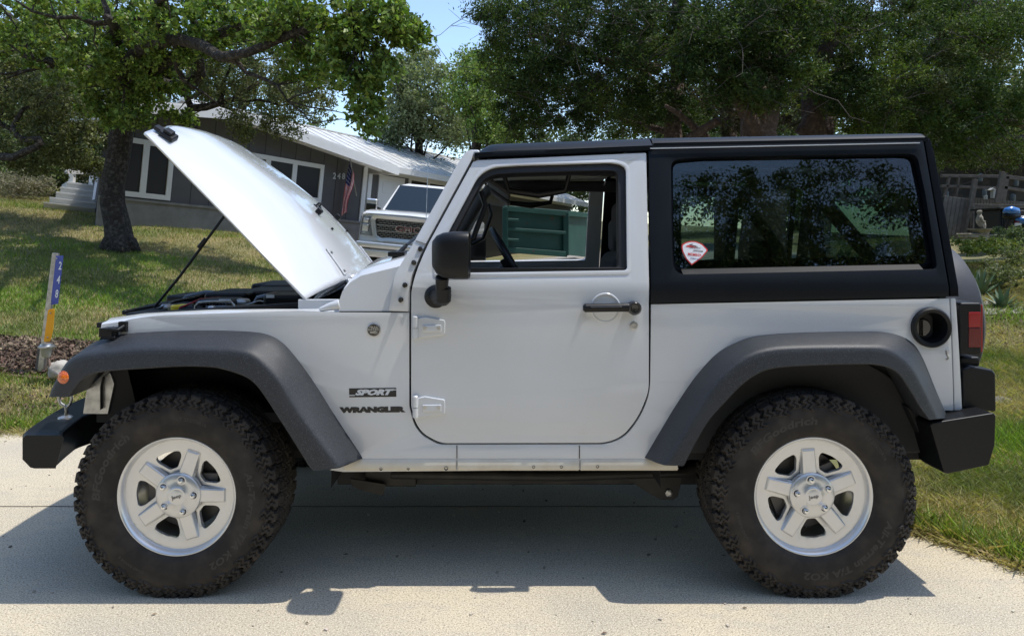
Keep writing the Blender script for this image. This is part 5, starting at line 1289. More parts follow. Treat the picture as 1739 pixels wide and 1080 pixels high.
# ------------------------------------------------------------------ trees
def leaves(centres, n_per, rad, size, aspect=.5, droop=0.0, flat=0.0, rs=None):
    """many small folded leaves gathered round cluster centres"""
    rs = rs or np.random.RandomState(3); C = np.repeat(np.asarray(centres), n_per, 0); n = len(C)
    off = rs.normal(size=(n, 3)); off /= np.linalg.norm(off, axis=1)[:, None] + 1e-9; off *= (rs.rand(n) ** .5)[:, None]
    rad = np.asarray(rad); rad = np.repeat(rad, n_per)[:, None] if rad.ndim else rad
    off = off * rad; off[:, 2] *= (1 - flat); c = C + off
    d = rs.normal(size=(n, 3)) + off / (rad + 1e-6) * .8; d[:, 2] -= droop; d /= np.linalg.norm(d, axis=1)[:, None]
    t = rs.normal(size=(n, 3)); t[:, 2] += .0; s = np.cross(d, t); s /= np.linalg.norm(s, axis=1)[:, None] + 1e-9
    nn = np.cross(s, d)
    L = size * (.6 + .8 * rs.rand(n))[:, None]; Wd = L * aspect
    p0 = c - d * L * .5; p2 = c + d * L * .5; p1 = c + s * Wd * .5 + nn * L * .08 - d * L * .05; p3 = c - s * Wd * .5 + nn * L * .08 - d * L * .05
    V = np.stack([p0, p1, p2, p3], 1).reshape(-1, 3); F = np.arange(4 * n).reshape(-1, 4)
    return V, F
def ellip(c, r, n, rs, hollow=.35):
    v = rs.normal(size=(n, 3)); v /= np.linalg.norm(v, axis=1)[:, None]
    rr = (hollow ** 3 + (1 - hollow ** 3) * rs.rand(n)) ** (1 / 3)
    return np.asarray(c) + v * rr[:, None] * np.asarray(r)
def leafobj(name, V, F, m, parent):
    me = fast_mesh(name, V, F); me.materials.append(m); o = bpy.data.objects.new(name, me); link(o, parent); return o
def branch(m, a, b, r0, r1, wob=.12, n=7, seed=0, sides=8):
    r_ = random.Random(seed); a = Vector(a); b = Vector(b); L = (b - a).length; pts = []
    ph = [r_.uniform(-1, 1) for _ in range(6)]
    for i in range(n + 1):
        t = i / n; k = math.sin(t * math.pi) * L * wob
        pts.append(a.lerp(b, t) + Vector((ph[0] * k + ph[3] * k * .5 * math.sin(t * 9), ph[1] * k, ph[2] * k * .8 + ph[4] * k * .5 * math.cos(t * 8))))
    m.tube(pts, [r0 + (r1 - r0) * (i / n) for i in range(n + 1)], sides, jit=.15)
    return pts
M_['bark'] = mat('oak_bark', (.038, .031, .025), .95, noise=(18, (.12, .105, .088), .48, .68, 9), bump=(26, 1.0, .09))
M_['bark_red'] = mat('cedar_bark', (.075, .050, .038), .95, noise=(16, (.14, .10, .08), .5, .7, 8), bump=(18, 1.0, .05))
M_['oak'] = mat('oak_leaf', (.165, .235, .055), .42, spec=.22, island=.6, trans=.36, vary=(.5, (.21, .27, .085), .45, .7))
M_['oak2'] = mat('grey_oak_leaf', (.155, .175, .075), .5, spec=.22, island=.55, trans=.32, vary=(.6, (.165, .175, .09), .45, .7))
M_['cedar'] = mat('cedar_spray', (.042, .070, .019), .6, spec=.22, island=.6, trans=.30, vary=(.9, (.125, .17, .035), .50, .62))
M_['dead'] = mat('dead_twig', (.075, .06, .048), .9)
M_['far'] = mat('far_tree_leaf', (.105, .14, .055), .6, spec=.22, island=.55, trans=.3, vary=(.25, (.14, .165, .075), .45, .7))

# the live oak on the lawn
rs = np.random.RandomState(11)
tb = ground_at(204, 424)
oy = tb.y
oak = thing('oak_tree', 'large live oak with dark leaning trunk and drooping leafy limbs on the lawn', 'tree', tuple(tb))
q = MB()
tp = [tb - Vector((0, 0, .15)), P(204, 415, oy), P(198, 380, oy), P(190, 345, oy), P(192, 310, oy), P(200, 270, oy), P(207, 230, oy), P(213, 190, oy), P(212, 140, oy), P(206, 90, oy)]
q.tube(tp, [.30, .225, .20, .19, .185, .18, .175, .185, .16, .12], 18, jit=.10)
for k in range(5):
    a_ = k * 1.3; q.tube([tb + Vector((math.cos(a_) * .32, math.sin(a_) * .3, -.06)), tb + Vector((math.cos(a_) * .18, math.sin(a_) * .18, .12)), P(203, 400, oy)], [.05, .11, .12], 8)
trunk = obj('trunk', q, M_['bark'], oak, smooth=True)
q = MB(); fork = P(211, 175, oy)
limbs = [  # (end px, end py, end depth, r0)
    (95, 60, 11.0, .16), (40, 95, 10.6, .13), (330, 35, 10.2, .16), (470, 20, 9.2, .15), (600, 30, 8.6, .13), (400, 90, 11.5, .12), (255, -40, 12, .16), (120, -60, 12.5, .15), (520, -60, 11, .14), (0, 10, 12, .12), (300, -20, 8.8, .12), (180, 30, 8.8, .12)]
ends = []
for i, (px, py, Y_, r_) in enumerate(limbs):
    pts = branch(q, P(209, 150 - 6 * (i % 4), oy), P(px, py, Y_), r_, .04, .14, 9, seed=i)
    ends.append(pts)
    for k in (4, 6, 8):
        b_ = pts[k] + Vector((rs.normal() * .7, rs.normal() * .7, rs.normal() * .4 - .1)); pp = branch(q, pts[k], b_, .045, .012, .15, 5, seed=i * 7 + k, sides=6); ends.append(pp)
obj('limb', q, M_['bark'], trunk, smooth=True)
# low snaking limb of the neighbouring oak at the left edge
oak2 = thing('oak_tree', 'oak at the left edge with a low snaking bare limb', 'tree', tuple(P(-40, 385, 13.0)))
q = MB(); q.tube([P(-120, 395, 13.2), P(-100, 330, 13.1), P(-60, 290, 12.8), P(-20, 268, 12.5), P(0, 266, 12.2), P(22, 268, 12.0), P(45, 257, 11.9), P(62, 250, 11.8), P(70, 243, 11.8), P(66, 236, 11.8), P(45, 238, 11.9), P(30, 232, 11.9), P(22, 215, 12), P(40, 185, 12.1), P(66, 180, 12.2), P(100, 150, 12.3)], [.3, .24, .15, .08, .07, .065, .06, .06, .058, .055, .05, .045, .04, .035, .03, .02], 10, jit=.15)
branch(q, P(-100, 330, 13.1), P(-60, 120, 13), .2, .08, .1, 8, seed=5); branch(q, P(-70, 200, 13), P(60, 100, 12.5), .1, .03, .15, 8, seed=6)
for sd_, (x_, y_) in enumerate(((30, 150), (90, 200), (60, 250), (110, 230), (10, 190))): branch(q, P(-30, 170, 13), P(x_, y_, 12.6), .05, .012, .15, 6, seed=40 + sd_, sides=6)
obj('trunk', q, M_['bark'], oak2, smooth=True)
def lobes_px(lst, rs, per=26):
    out = []
    for px, py, Y_, rx, rz_, ry, dens in lst:
        n = max(4, int(per * dens)); out.append(ellip(P(px, py, Y_), (rx / FPX * Y_, ry, rz_ / FPX * Y_), n, rs, .2))
    return np.concatenate(out)
L1 = [(60, 20, 11, 90, 60, 1.0, 1.5), (170, 40, 10.5, 100, 60, 1.0, 2.0), (290, 40, 10.2, 90, 60, 1.0, 1.8), (240, 110, 10.6, 75, 60, .8, 1.8), (210, 160, 11.2, 60, 40, .6, 1.1), (130, 110, 10.6, 70, 40, .8, 1.2),
      (400, 20, 9.8, 90, 50, .9, 1.5), (480, 50, 9.2, 80, 40, .8, 1.4), (560, 30, 8.8, 80, 40, .8, 1.5), (640, 30, 8.5, 60, 34, .6, 1.2), (690, 52, 8.4, 34, 24, .4, .8), (600, 90, 8.6, 55, 40, .5, 1.1),
      (590, 140, 8.6, 32, 36, .4, .6), (630, 150, 8.6, 28, 40, .35, .55), (622, 200, 8.6, 26, 34, .3, .45), (655, 120, 8.5, 26, 26, .3, .4), (520, 110, 9.2, 40, 36, .5, .6), (300, 200, 10.8, 26, 18, .4, .3), (225, 200, 10.8, 26, 16, .4, .3), (170, 190, 11.0, 36, 24, .4, .5), (330, 60, 10, 60, 50, .8, 1),
      (30, 70, 11, 60, 30, .8, .9), (-60, 60, 11.4, 80, 70, 1.2, 1.2), (340, -80, 12.4, 300, 50, 1.0, 1.3), (250, -40, 9.5, 240, 20, .6, .5), (600, -40, 9, 120, 26, .8, .6)]
C1 = lobes_px(L1, rs, 30); print('oak clusters', len(C1))
V, F = leaves(C1, 62, .05 + .17 * rs.rand(len(C1)), .074, .55, .25, .2, rs); cr1 = leafobj('crown', V, F, M_['oak'], oak)
q = MB()
for c in C1[::3]:
    c = Vector(c); e = min(ends, key=lambda pp: min((p_ - c).length for p_ in pp)); b_ = min(e, key=lambda p_: (p_ - c).length)
    if (b_ - c).length < 1.8: branch(q, b_, c, .014, .004, .12, 4, seed=int(c.x * 999) % 997, sides=4)
obj('twig', q, M_['bark'], cr1)
# grey-green leaf masses behind the first oak (crown of the neighbour and one in front of the gable)
L2 = [(50, 160, 12.6, 80, 60, 1.0, 1.7), (20, 220, 12.8, 60, 50, .8, 1.1), (100, 215, 12.6, 60, 55, .9, 1.5), (130, 170, 12.6, 60, 50, .9, 1.3), (150, 250, 12.6, 34, 34, .6, .8), (110, 265, 12.8, 40, 24, .6, .7), (-60, 170, 13, 80, 120, 1.2, 2), (-20, 110, 12.6, 70, 60, 1.1, 1.3), (60, 275, 13, 60, 20, .6, .8), (20, 120, 12.8, 70, 50, 1, 1), (150, 280, 12.8, 26, 20, .4, .45)]
C2 = lobes_px(L2, rs, 36); V, F = leaves(C2, 75, .08 + .22 * rs.rand(len(C2)), .060, .45, .2, .2, rs); leafobj('crown', V, F, M_['oak2'], oak2)
gy = 12.2
t3b = P(505, 430, gy); t3b.z = gzf(t3b.x, t3b.y)
oak3 = thing('oak_tree', 'small grey green oak in front of the gable, bent limb behind the hood', 'tree', tuple(t3b))
q = MB(); q.tube([t3b - G * .2, P(490, 420, gy), P(400, 310, gy), P(335, 238, gy), P(318, 205, gy), P(325, 184, gy), P(350, 182, gy), P(372, 176, gy), P(398, 168, gy), P(440, 140, gy)], [.12, .11, .10, .095, .09, .08, .065, .055, .045, .03], 10, jit=.12)
branch(q, P(325, 184, gy), P(300, 90, gy), .06, .02, .1, 6, seed=3); branch(q, P(372, 176, gy), P(420, 200, gy), .035, .012, .1, 6, seed=4); branch(q, P(372, 176, gy), P(400, 80, gy), .04, .012, .1, 6, seed=8); branch(q, P(398, 168, gy), P(520, 170, 11.8), .03, .01, .1, 6, seed=9)
obj('trunk', q, M_['bark'], oak3, smooth=True)
L3 = [(380, 120, 12, 60, 50, .9, 1.5), (450, 130, 12, 60, 50, .9, 1.5), (500, 170, 11.9, 45, 40, .6, 1.0), (430, 200, 12, 50, 26, .6, .8), (480, 215, 12, 28, 24, .4, .4), (510, 100, 12, 50, 50, .7, 1.2), (330, 110, 12.2, 40, 50, .7, 1), (545, 150, 11.8, 26, 40, .4, .5), (350, 150, 12.2, 50, 20, .6, .6), (410, 232, 12, 20, 14, .3, .2)]
C3 = lobes_px(L3, rs, 36); V, F = leaves(C3, 66, .08 + .18 * rs.rand(len(C3)), .055, .45, .3, .2, rs); leafobj('crown', V, F, M_['oak2'], oak3)

# cedars on the right: dark, dense, several trunks
rs = np.random.RandomState(23)
def cedar(base, lbl, trunks, lobes, n_per, tints, per=30, size=.055, dead=60):
    o = thing('cedar_tree', lbl, 'tree', tuple(base)); q = MB()
    for i, (a, b, r0, r1) in enumerate(trunks): branch(q, a, b, r0, r1, .06, 9, seed=50 + i, sides=14)
    tr_ = obj('trunk', q, M_['bark_red'], o, smooth=True)
    C = lobes_px(lobes, rs, per)
    V, F = leaves(C, int(n_per * 1.5), .08 + .24 * rs.rand(len(C)), size * 1.1, .30, -.15, .3, rs); leafobj('crown', V, F, tints, o)
    q = MB()
    for i in range(dead):
        c = Vector(C[rs.randint(len(C))]); d = Vector((rs.normal(), rs.normal() * .6 - .3, rs.normal() * .7)).normalized() * (.5 + rs.rand() * .9); branch(q, c, c + d, .007, .002, .15, 4, seed=i, sides=4)
        branch(q, c + d * .4, c + d * .4 + Vector((rs.normal(), rs.normal(), rs.normal())) * .25, .005, .002, .1, 3, seed=i + 99, sides=4)
    obj('dead_twig', q, M_['dead'], tr_)
    return o
def gp_(px, Y_): x = (px - CX) / FPX * Y_; return Vector((x, Y_, gzf(x, Y_)))
b1 = gp_(1298, 10.5)
cedar(b1, 'big cedar with thick reddish trunk right above the hardtop', [(b1 - Vector((0, 0, .1)), P(1285, 150, 10.5), .36, .22), (P(1290, 240, 10.4), P(1345, 60, 10.4), .2, .10), (P(1288, 230, 10.3), P(1200, 120, 10.2), .12, .05), (P(1285, 150, 10.5), P(1290, -150, 10.6), .2, .08)],
      [(1240, 100, 9.8, 60, 60, .7, 1.5), (1200, 60, 9.6, 60, 60, .9, 1.6), (1290, 60, 9.8, 80, 70, .9, 2.0), (1340, 130, 9.7, 50, 40, .6, 1.0), (1260, 150, 9.6, 50, 26, .5, .8), (1180, 100, 9.6, 30, 50, .6, .8), (1330, 30, 9.8, 80, 50, 1, 1.5), (1250, 0, 10, 120, 50, 1.2, 2), (1290, -80, 11.5, 150, 60, 1.2, 1.4), (1310, 175, 9.9, 30, 14, .4, .25)], 78, M_['cedar'])
b2 = gp_(1385, 11.2)
cedar(b2, 'cedar with two slanting dark trunks right of the thickest trunk', [(b2 - Vector((0, 0, .1)), P(1380, 150, 11.2), .24, .16), (P(1365, 230, 11.1), P(1420, 120, 11.0), .15, .06), (P(1380, 150, 11.2), P(1420, -100, 11), .15, .06), (P(1400, 240, 12), P(1440, 60, 12), .12, .06)],
      [(1420, 60, 10.8, 70, 70, 1, 1.9), (1440, 150, 10.6, 50, 50, .7, 1.4), (1500, 100, 10.6, 60, 60, .9, 1.7), (1400, 140, 11.4, 40, 50, .6, .8), (1480, 190, 10.8, 50, 36, .7, 1.2), (1430, 0, 11, 120, 60, 1.2, 2), (1430, -90, 12, 150, 60, 1.2, 1.3), (1500, 210, 11.5, 50, 28, .7, 1)], 74, M_['cedar'])
b3 = gp_(1120, 11.5)
cedar(b3, 'spreading cedar with many dark bare limbs above the door', [(b3, P(1150, 140, 11.5), .22, .12), (P(1180, 236, 12.0), P(1010, 180, 12), .07, .02), (P(1190, 230, 12.2), P(1000, 60, 12.2), .07, .02), (P(1120, 120, 11.2), P(900, 60, 10.8), .09, .03), (P(1150, 140, 11.5), P(1120, -120, 11.2), .12, .05), (P(1170, 236, 11), P(1220, 205, 10.6), .08, .06), (P(1200, 236, 11), P(1130, 180, 10.6), .07, .03)],
      [(870, 40, 11, 50, 50, .9, 1.4), (910, 110, 11, 55, 60, .9, 1.6), (960, 60, 11, 60, 70, 1, 1.8), (960, 170, 11.2, 70, 50, .9, 1.8), (1040, 110, 11, 70, 70, 1, 2.2), (1100, 50, 11, 70, 60, 1, 2.0), (1050, 190, 11.4, 80, 40, .9, 1.8), (1130, 150, 11.2, 50, 60, .8, 1.4), (860, 150, 11.5, 34, 50, .7, 1.0), (820, 20, 11.2, 36, 30, .6, .7), (890, 210, 11.8, 50, 30, .7, 1.0), (1000, 0, 11, 140, 50, 1.2, 2.5), (1000, -90, 12, 170, 60, 1.3, 1.7), (840, 90, 11.4, 26, 30, .4, .4), (1170, 190, 11.8, 50, 40, .7, .9)], 72, M_['cedar'], dead=160)
b5 = gp_(1230, 14.5)
cedar(b5, 'dark cedar behind the others, mostly hidden by their crowns', [(b5, P(1230, 60, 14.5), .2, .12)],
      [(900, 60, 13.6, 70, 60, .7, 1.4), (980, 20, 13.6, 90, 50, .7, 1.8), (960, 130, 13.6, 80, 50, .7, 1.6), (1080, 60, 13.6, 90, 60, .7, 2.0), (1060, 170, 13.4, 90, 46, .7, 1.8), (1180, 60, 13.6, 90, 60, .7, 2.0), (1160, 180, 13.4, 70, 50, .7, 1.6), (1300, 40, 13.6, 90, 60, .7, 2), (1350, 170, 13.4, 90, 50, .7, 1.6), (1240, 190, 13.4, 60, 40, .7, 1.0), (1430, 60, 13.6, 90, 70, .7, 2), (1540, 40, 13.6, 80, 60, .7, 1.8), (1480, 170, 13.4, 90, 50, .7, 1.8), (900, 200, 13.6, 50, 30, .6, .8), (1560, 180, 14, 50, 60, .6, 1.2), (1640, 60, 13.6, 90, 60, .7, 1.8)], 62, mat('dull_cedar_spray', (.050, .066, .026), .7, spec=.15, island=.5, trans=.2, vary=(1.0, (.085, .070, .045), .45, .6)), per=28, size=.075, dead=120)
b4 = gp_(1830, 12.5)
cedar(b4, 'brighter green cedar hanging over the plank fence', [(b4, P(1760, 120, 12.5), .2, .12), (P(1780, 220, 12.4), P(1560, 150, 11.4), .07, .03), (P(1620, 120, 12.5), P(1640, -100, 12), .12, .05)],
      [(1580, 60, 11.2, 70, 70, 1, 2), (1560, 160, 11.2, 50, 60, .8, 1.6), (1620, 130, 11.2, 60, 60, .8, 1.7), (1680, 80, 11, 60, 70, .8, 1.9), (1640, 210, 11.4, 60, 40, .7, 1.4), (1570, 240, 11.8, 34, 40, .6, .9), (1700, 180, 11.2, 40, 50, .6, 1.2), (1730, 30, 11, 50, 50, .8, 1.2), (1620, 270, 12, 50, 20, .5, .7), (1720, 250, 11.8, 30, 26, .5, .6), (1620, -60, 12, 160, 60, 1.2, 1.5), (1780, 120, 11, 50, 120, 1, 1.6), (1600, 0, 11.5, 90, 40, 1, 1.4), (1690, 270, 12, 30, 20, .4, .3)], 72, mat('bright_cedar_spray', (.075, .12, .028), .55, spec=.22, island=.5, trans=.3, vary=(.8, (.15, .16, .08), .48, .66)), dead=90)
# grey-green tree behind the house and woods further back
rs = np.random.RandomState(31)
def bushy(base, lbl, lobes, m, n_per=60, per=26, size=.10, nm='tree', cat='tree', grp=None, trunk_=True, asp=.5, rad=(.15, .4)):
    o = thing(nm, lbl, cat, tuple(base), group=grp); C = lobes_px(lobes, rs, per)
    V, F = leaves(C, n_per, rad[0] + rad[1] * rs.rand(len(C)), size, asp, 0, .2, rs); leafobj('crown', V, F, m, o)
    if trunk_:
        q = MB(); top_ = Vector(C.mean(0)); 
        pts = branch(q, Vector(base) - Vector((0, 0, .2)), top_, .22, .12, .06, 7, seed=1)
        for c in C[::9]: branch(q, pts[rs.randint(3, 8)], Vector(c), .05, .012, .12, 5, seed=rs.randint(999), sides=5)
        obj('trunk', q, M_['bark'], o, smooth=True)
    return o
bushy(gp_(725, 27), 'grey green round crowned tree behind the white metal roof', [(720, 150, 26, 60, 60, 2.2, 2.6), (745, 205, 26, 60, 40, 2, 2.0), (680, 190, 26, 40, 50, 1.6, 1.5), (700, 110, 26, 30, 24, 1.2, .7), (770, 220, 26, 30, 30, 1.4, .9), (665, 235, 26, 30, 24, 1, .6)], mat('silver_green_leaf', (.20, .23, .125), .6, spec=.2, island=.4, trans=.35, vary=(.5, (.25, .27, .16), .45, .7)), 85, 30, .13, rad=(.2, .55))
bushy(gp_(810, 24), 'yellow green tree between the round tree and the cedars', [(795, 150, 23, 36, 44, 1.4, 1.8), (820, 200, 23, 34, 40, 1.4, 1.6), (800, 110, 23, 26, 20, 1, .6), (850, 230, 23, 30, 20, 1.2, .8), (845, 130, 24, 26, 60, 1.2, 1.4)], M_['oak'], 80, 30, .11, rad=(.2, .45))
def plant_copy(src, loc, rz_, s):
    c = src.copy(); col.objects.link(c); c.location = loc; c.rotation_euler = (0, 0, rz_); c.scale = (s, s, s)
    for ch in list(src.children):
        d = ch.copy(); col.objects.link(d); d.parent = c; d.matrix_parent_inverse = ch.matrix_parent_inverse.copy()
        for g_ in ch.children:
            e = g_.copy(); col.objects.link(e); e.parent = d
    return c
# a generic far tree built at its own place, then copied
fb_ = Vector((-26, 30, gzf(-26, 30)))
ft_ = thing('woodland_tree', 'tall dull green tree in the woods, far left end of the row', 'tree', tuple(fb_), group='trees of the woods round the yard')
C = np.concatenate([ellip(fb_ + Vector((dx, dy, dz)), (r, r, r * .8), 46, rs, .3) for dx, dy, dz, r in ((0, 0, 5.5, 2.6), (1.6, .5, 4.0, 1.9), (-1.7, 0, 4.2, 2.0), (.3, -1, 3, 1.9), (0, .5, 7.4, 1.6), (-1, 0, 2.0, 1.6), (1.2, -.5, 1.8, 1.5))])
V, F = leaves(C, 60, .25 + .5 * rs.rand(len(C)), .16, .5, 0, .2, rs); leafobj('crown', V, F, M_['far'], ft_)
q = MB(); branch(q, fb_, fb_ + Vector((0, 0, 5)), .28, .14, .04, 7, seed=2); obj('trunk', q, M_['bark'], ft_, smooth=True)
far_spots = [(-20, 31, 1.0), (-15.5, 29, .95), (-11.5, 31, 1.1), (-23, 24, .9), (-17.5, 22, .7), (11, 27, 1.15), (15.5, 25, 1.1), (20, 28, 1.2), (6.5, 30, 1.2), (1.5, 33, 1.1), (25, 24, 1.1), (-31, 27, 1.1), (17.5, 20.5, .85), (12.0, 20, .8), (7, 19.5, .8), (-14, 20.5, .6), (22, 19, .9),
             (-14.5, -12, 1.1), (-9, -12.5, 1.3), (-4.3, -12, 1.0), (-.6, -12.8, 1.15), (2.6, -12.2, .98), (5.8, -12.4, 1.12), (9.8, -12.5, 1.2), (14, -12, 1.15), (19, -12.5, 1.25), (25, -13, 1.2), (-29, -17, 1.2), (34, -14, 1.2), (-36, -10, 1.2), (-12, -24, 1.7), (0, -24, 1.6), (11, -25, 1.7)]
st0 = Vector((-20, -13, gzf(-20, -13)))
stt_ = thing('street_tree', 'green tree of the woods across the street', 'tree', tuple(st0), group='trees across the street')
C = np.concatenate([ellip(st0 + Vector((dx, dy, dz)), (r, r, r * .85), k, rs, .3) for dx, dy, dz, r, k in ((0, 0, 6.5, 2.8, 300), (1.8, .5, 5.0, 2.1, 180), (-1.9, 0, 5.2, 2.2, 180), (.3, .8, 3.6, 2.2, 150), (0, .5, 8.4, 1.8, 170), (-1, .4, 2.2, 1.9, 100), (1.2, .5, 2.0, 1.8, 100))])
V, F = leaves(C, 85, .15 + .3 * rs.rand(len(C)), .085, .5, 0, .2, rs); leafobj('crown', V, F, M_['far'], stt_)
q = MB(); branch(q, st0, st0 + Vector((0, 0, 6)), .28, .14, .04, 7, seed=2); obj('trunk', q, M_['bark'], stt_, smooth=True)
for i, (x, y, s) in enumerate(far_spots):
    if y < 0:
        c = plant_copy(stt_, (x, y, gzf(x, y) - .1), i * 1.7, s); c['label'] = 'green tree of the woods across the street'; c['group'] = 'trees across the street'; continue
    c = plant_copy(ft_, (x, y, gzf(x, y) - .1), i * 1.7, s)
    c['label'] = 'dull green tree of the woods behind the yard' 
    c['group'] = 'trees of the woods behind the yard' 
ft_['label'] = 'dull green tree of the woods behind the yard'; ft_['group'] = 'trees of the woods behind the yard'
# wires across the street (seen mirrored in the quarter window)
q = MB()
pts = [Vector((x, -9, 5.6 - .25 * math.cos(x / 14) + .3)) for x in np.linspace(-30, 30, 30)]; q.tube(pts, .012, 5); pts = [p + Vector((0, -.2, -.7)) for p in pts]; q2 = MB(); q2.tube(pts, .014, 5)
tag(obj('power_line', q, M_['black']), 'upper black overhead wire across the street', 'wire'); tag(obj('power_line', q2, M_['black']), 'lower black overhead wire across the street', 'wire')

# left shrubs
rs = np.random.RandomState(5)
bushy(gp_(30, 17), 'pale dry shrub at the far left of the lawn', [(20, 318, 16.8, 46, 18, .8, 1.6), (55, 312, 16.8, 24, 16, .6, .8)], mat('dry_shrub_leaf', (.22, .20, .13), .8, island=.4, trans=.2), 70, 30, .07, 'shrub', 'shrub', trunk_=False, asp=.25, rad=(.1, .25))
bushy(gp_(90, 19), 'green shrubs behind the porch steps', [(80, 280, 19, 44, 36, 1.2, 1.8), (20, 280, 19.5, 40, 30, 1.2, 1.2), (130, 285, 20, 34, 24, 1, 1.0), (60, 300, 18.6, 40, 18, .8, .8)], M_['far'], 70, 30, .09, 'shrub', 'shrub', trunk_=False)

# ------------------------------------------------------------------ address sign, lamp, rock
sy_ = 6.3
sb0 = P(68, 629, sy_ + .02)
sign = thing('address_sign', 'leaning post with blue 248 plate and orange reflector plate', 'sign', (sb0.x, sb0.y, gzf(sb0.x, sb0.y)))
pt = lambda px, py, o=0: P(px, py, sy_ + o)
q = MB(); q.bar(pt(69.5, 632), pt(95, 430), .05, .03, up=Vector((0, 1, 0))); post = obj('post', q, M_['steel'], sign, bevel=.003)
q = MB(); q.bar(pt(68.5, 632, .03), pt(73, 592, .03), .07, .05, up=Vector((0, 1, 0))); obj('stake', q, mat('weathered_wood', (.14, .12, .10), .9), post)
q = MB(); q.prism([pt(95, 434.5, -.02), pt(107.5, 434.5, -.05), pt(98.5, 516, -.05), pt(85.5, 518, -.02)], Vector((0, 0, 0)), Vector((0, .004, 0))); pl_ = obj('number_plate', q, mat('blue_plate', (.02, .045, .32), .4), sign, bevel=.002)
q = MB()
for i, chh in enumerate('248'):
    cx_, cy_ = (102.2 - i * 2.9, 452 + i * 23.8); c = pt(cx_, cy_, -.052)
    add_text(q, chh, .098, lambda v, c=c: Vector((c.x + v.x + v.y * .11, c.y - v.x * .1, c.z + v.y)), .62, bold=.002)
obj('plate_numeral', q, mat('plate_white_ink', (.75, .76, .78), .4), pl_, fix=False)
q = MB(); pr_ = rounded([(81.5, 525, 3), (93, 524.5, 3), (90, 560, 0), (85.5, 580, 4), (74, 581, 3)], 4)
q.prism([P(a, b, sy_ - .03) for a, b in pr_], Vector((0, 0, 0)), Vector((0, .004, 0))); orp = obj('reflector_plate', q, mat('orange_plate', (.95, .40, .004), .4), sign, bevel=.002)
q = MB()
for px, py in ((96.5, 439), (87, 513.5), (86, 532), (81, 573)): q.lathe([(0, .007), (-.006, .006), (-.008, .001)], 10, P(px, py, sy_ - .035))
obj('plate_screw', q, M_['steel'], orp, smooth=2)
lampb = pt(84, 630, -.25)
sl_ = thing('solar_garden_light', 'small silver solar path light in front of the sign post', 'garden light', (lampb.x, lampb.y, gzf(lampb.x, lampb.y)))
yl = sy_ - .25; q = MB(); q.tube([P(87, 632, yl), P(81, 604, yl)], .012, 10); obj('stake', q, mat('brown_stake', (.22, .15, .11), .6), sl_, smooth=2)
q = MB(); c = P(79, 590, yl); q.lathe([(.0, .066), (.012, .066), (.020, .050), (.034, .046), (.036, .001)], 24, c, 'z'); hd_ = obj('light_cap', q, M_['steel'], sl_, smooth=2)
q = MB(); q.lathe([(-.085, .02), (-.07, .034), (.0, .046)], 20, c, 'z'); obj('lens', q, mat('cloudy_lens', (.35, .34, .30), .2, coat=1), hd_, smooth=2)
def rock(c, r, lbl, m, seed=1):
    bm = bmesh.new(); bmesh.ops.create_icosphere(bm, subdivisions=3, radius=1); r_ = random.Random(seed); ph = [r_.uniform(0, 6) for _ in range(9)]
    for v in bm.verts:
        n = v.co.normalized(); k = 1 + .16 * math.sin(n.x * 3 + ph[0]) * math.cos(n.y * 2.7 + ph[1]) + .09 * math.sin(n.z * 6 + ph[2] + n.x * 4) + .05 * math.sin(n.y * 11 + ph[3])
        v.co = Vector((n.x * r[0], n.y * r[1], n.z * r[2])) * k + Vector(c)
    me = bpy.data.meshes.new('rock'); bm.to_mesh(me); bm.free(); me.polygons.foreach_set('use_smooth', [True] * len(me.polygons)); me.materials.append(m)
    o = bpy.data.objects.new('rock', me); col.objects.link(o); return tag(o, lbl, 'rock')
M_['rock'] = mat('pale_limestone', (.42, .39, .34), .9, noise=(14, (.25, .23, .2), .5, .7, 8), bump=(20, .6, .02))
rock(P(102, 628, 6.1), (.085, .08, .085), 'pale rock beside the solar path light', M_['rock'], 3)
pr0 = ground_at(1697, 690); rock(pr0 + Vector((0, 0, .02)), (.11, .08, .035), 'flat grey stone in the grass right of the rear bumper', mat('grey_stone', (.16, .145, .12), .9, noise=(12, (.09, .08, .07), .4, .7, 6)), 8)

# ------------------------------------------------------------------ right background: fence, pergola frame, statue, bin, motorcycle
M_['fence'] = mat('weathered_plank', (.115, .105, .095), .9, noise=(9, (.16, .15, .135), .45, .7, 6), bump=(40, .4, .01))
M_['lumber'] = mat('grey_brown_lumber', (.10, .085, .068), .9, noise=(9, (.14, .12, .10), .45, .7, 6))
fy = 16.2
fn = thing('plank_fence', 'leaning grey plank fence behind the garden statue', 'fence', tuple(P(1625, 404, fy)))
for i in range(7):
    px = 1598 + i * 7.1; tpx = px + 7.5 + 2.0
    a = P(px - 2 + 0, 404 + .3 * i, fy); b = P(px + 9.5, 333 + i * .9, fy + .0); q = MB(); q.bar(a, b, .088, .02, up=Vector((0, 1, 0)))
    obj('plank', q, M_['fence'], fn, bevel=.006)
q = MB()
for px in range(1652, 1760, 5): a = P(px - 6, 395, fy + .5); b = P(px + 1, 336 + (px - 1652) * .08, fy + .5); q.bar(a, b, .058, .02, up=Vector((0, 1, 0)))
fn2 = tag(obj('plank_fence', q, M_['fence'], None), 'dark plank fence under the timber frame, right of the leaning planks', 'fence')
tf = thing('timber_frame', 'grey timber frame with open bays above the plank fence', 'frame', tuple(P(1690, 396, fy + .3)))
def tbar(a, b, w=.10, ya=fy + .25, yb_=None): 
    q = MB(); q.bar(P(*a, ya), P(*b, yb_ or ya), w, .07, up=Vector((0, 1, 0))); return obj('beam', q, M_['lumber'], tf, bevel=.005)
tbar((1598, 299), (1705, 300), .07); tbar((1598, 316), (1700, 320), .06); tbar((1700, 300), (1745, 305), .09); tbar((1700, 318), (1745, 325), .07)
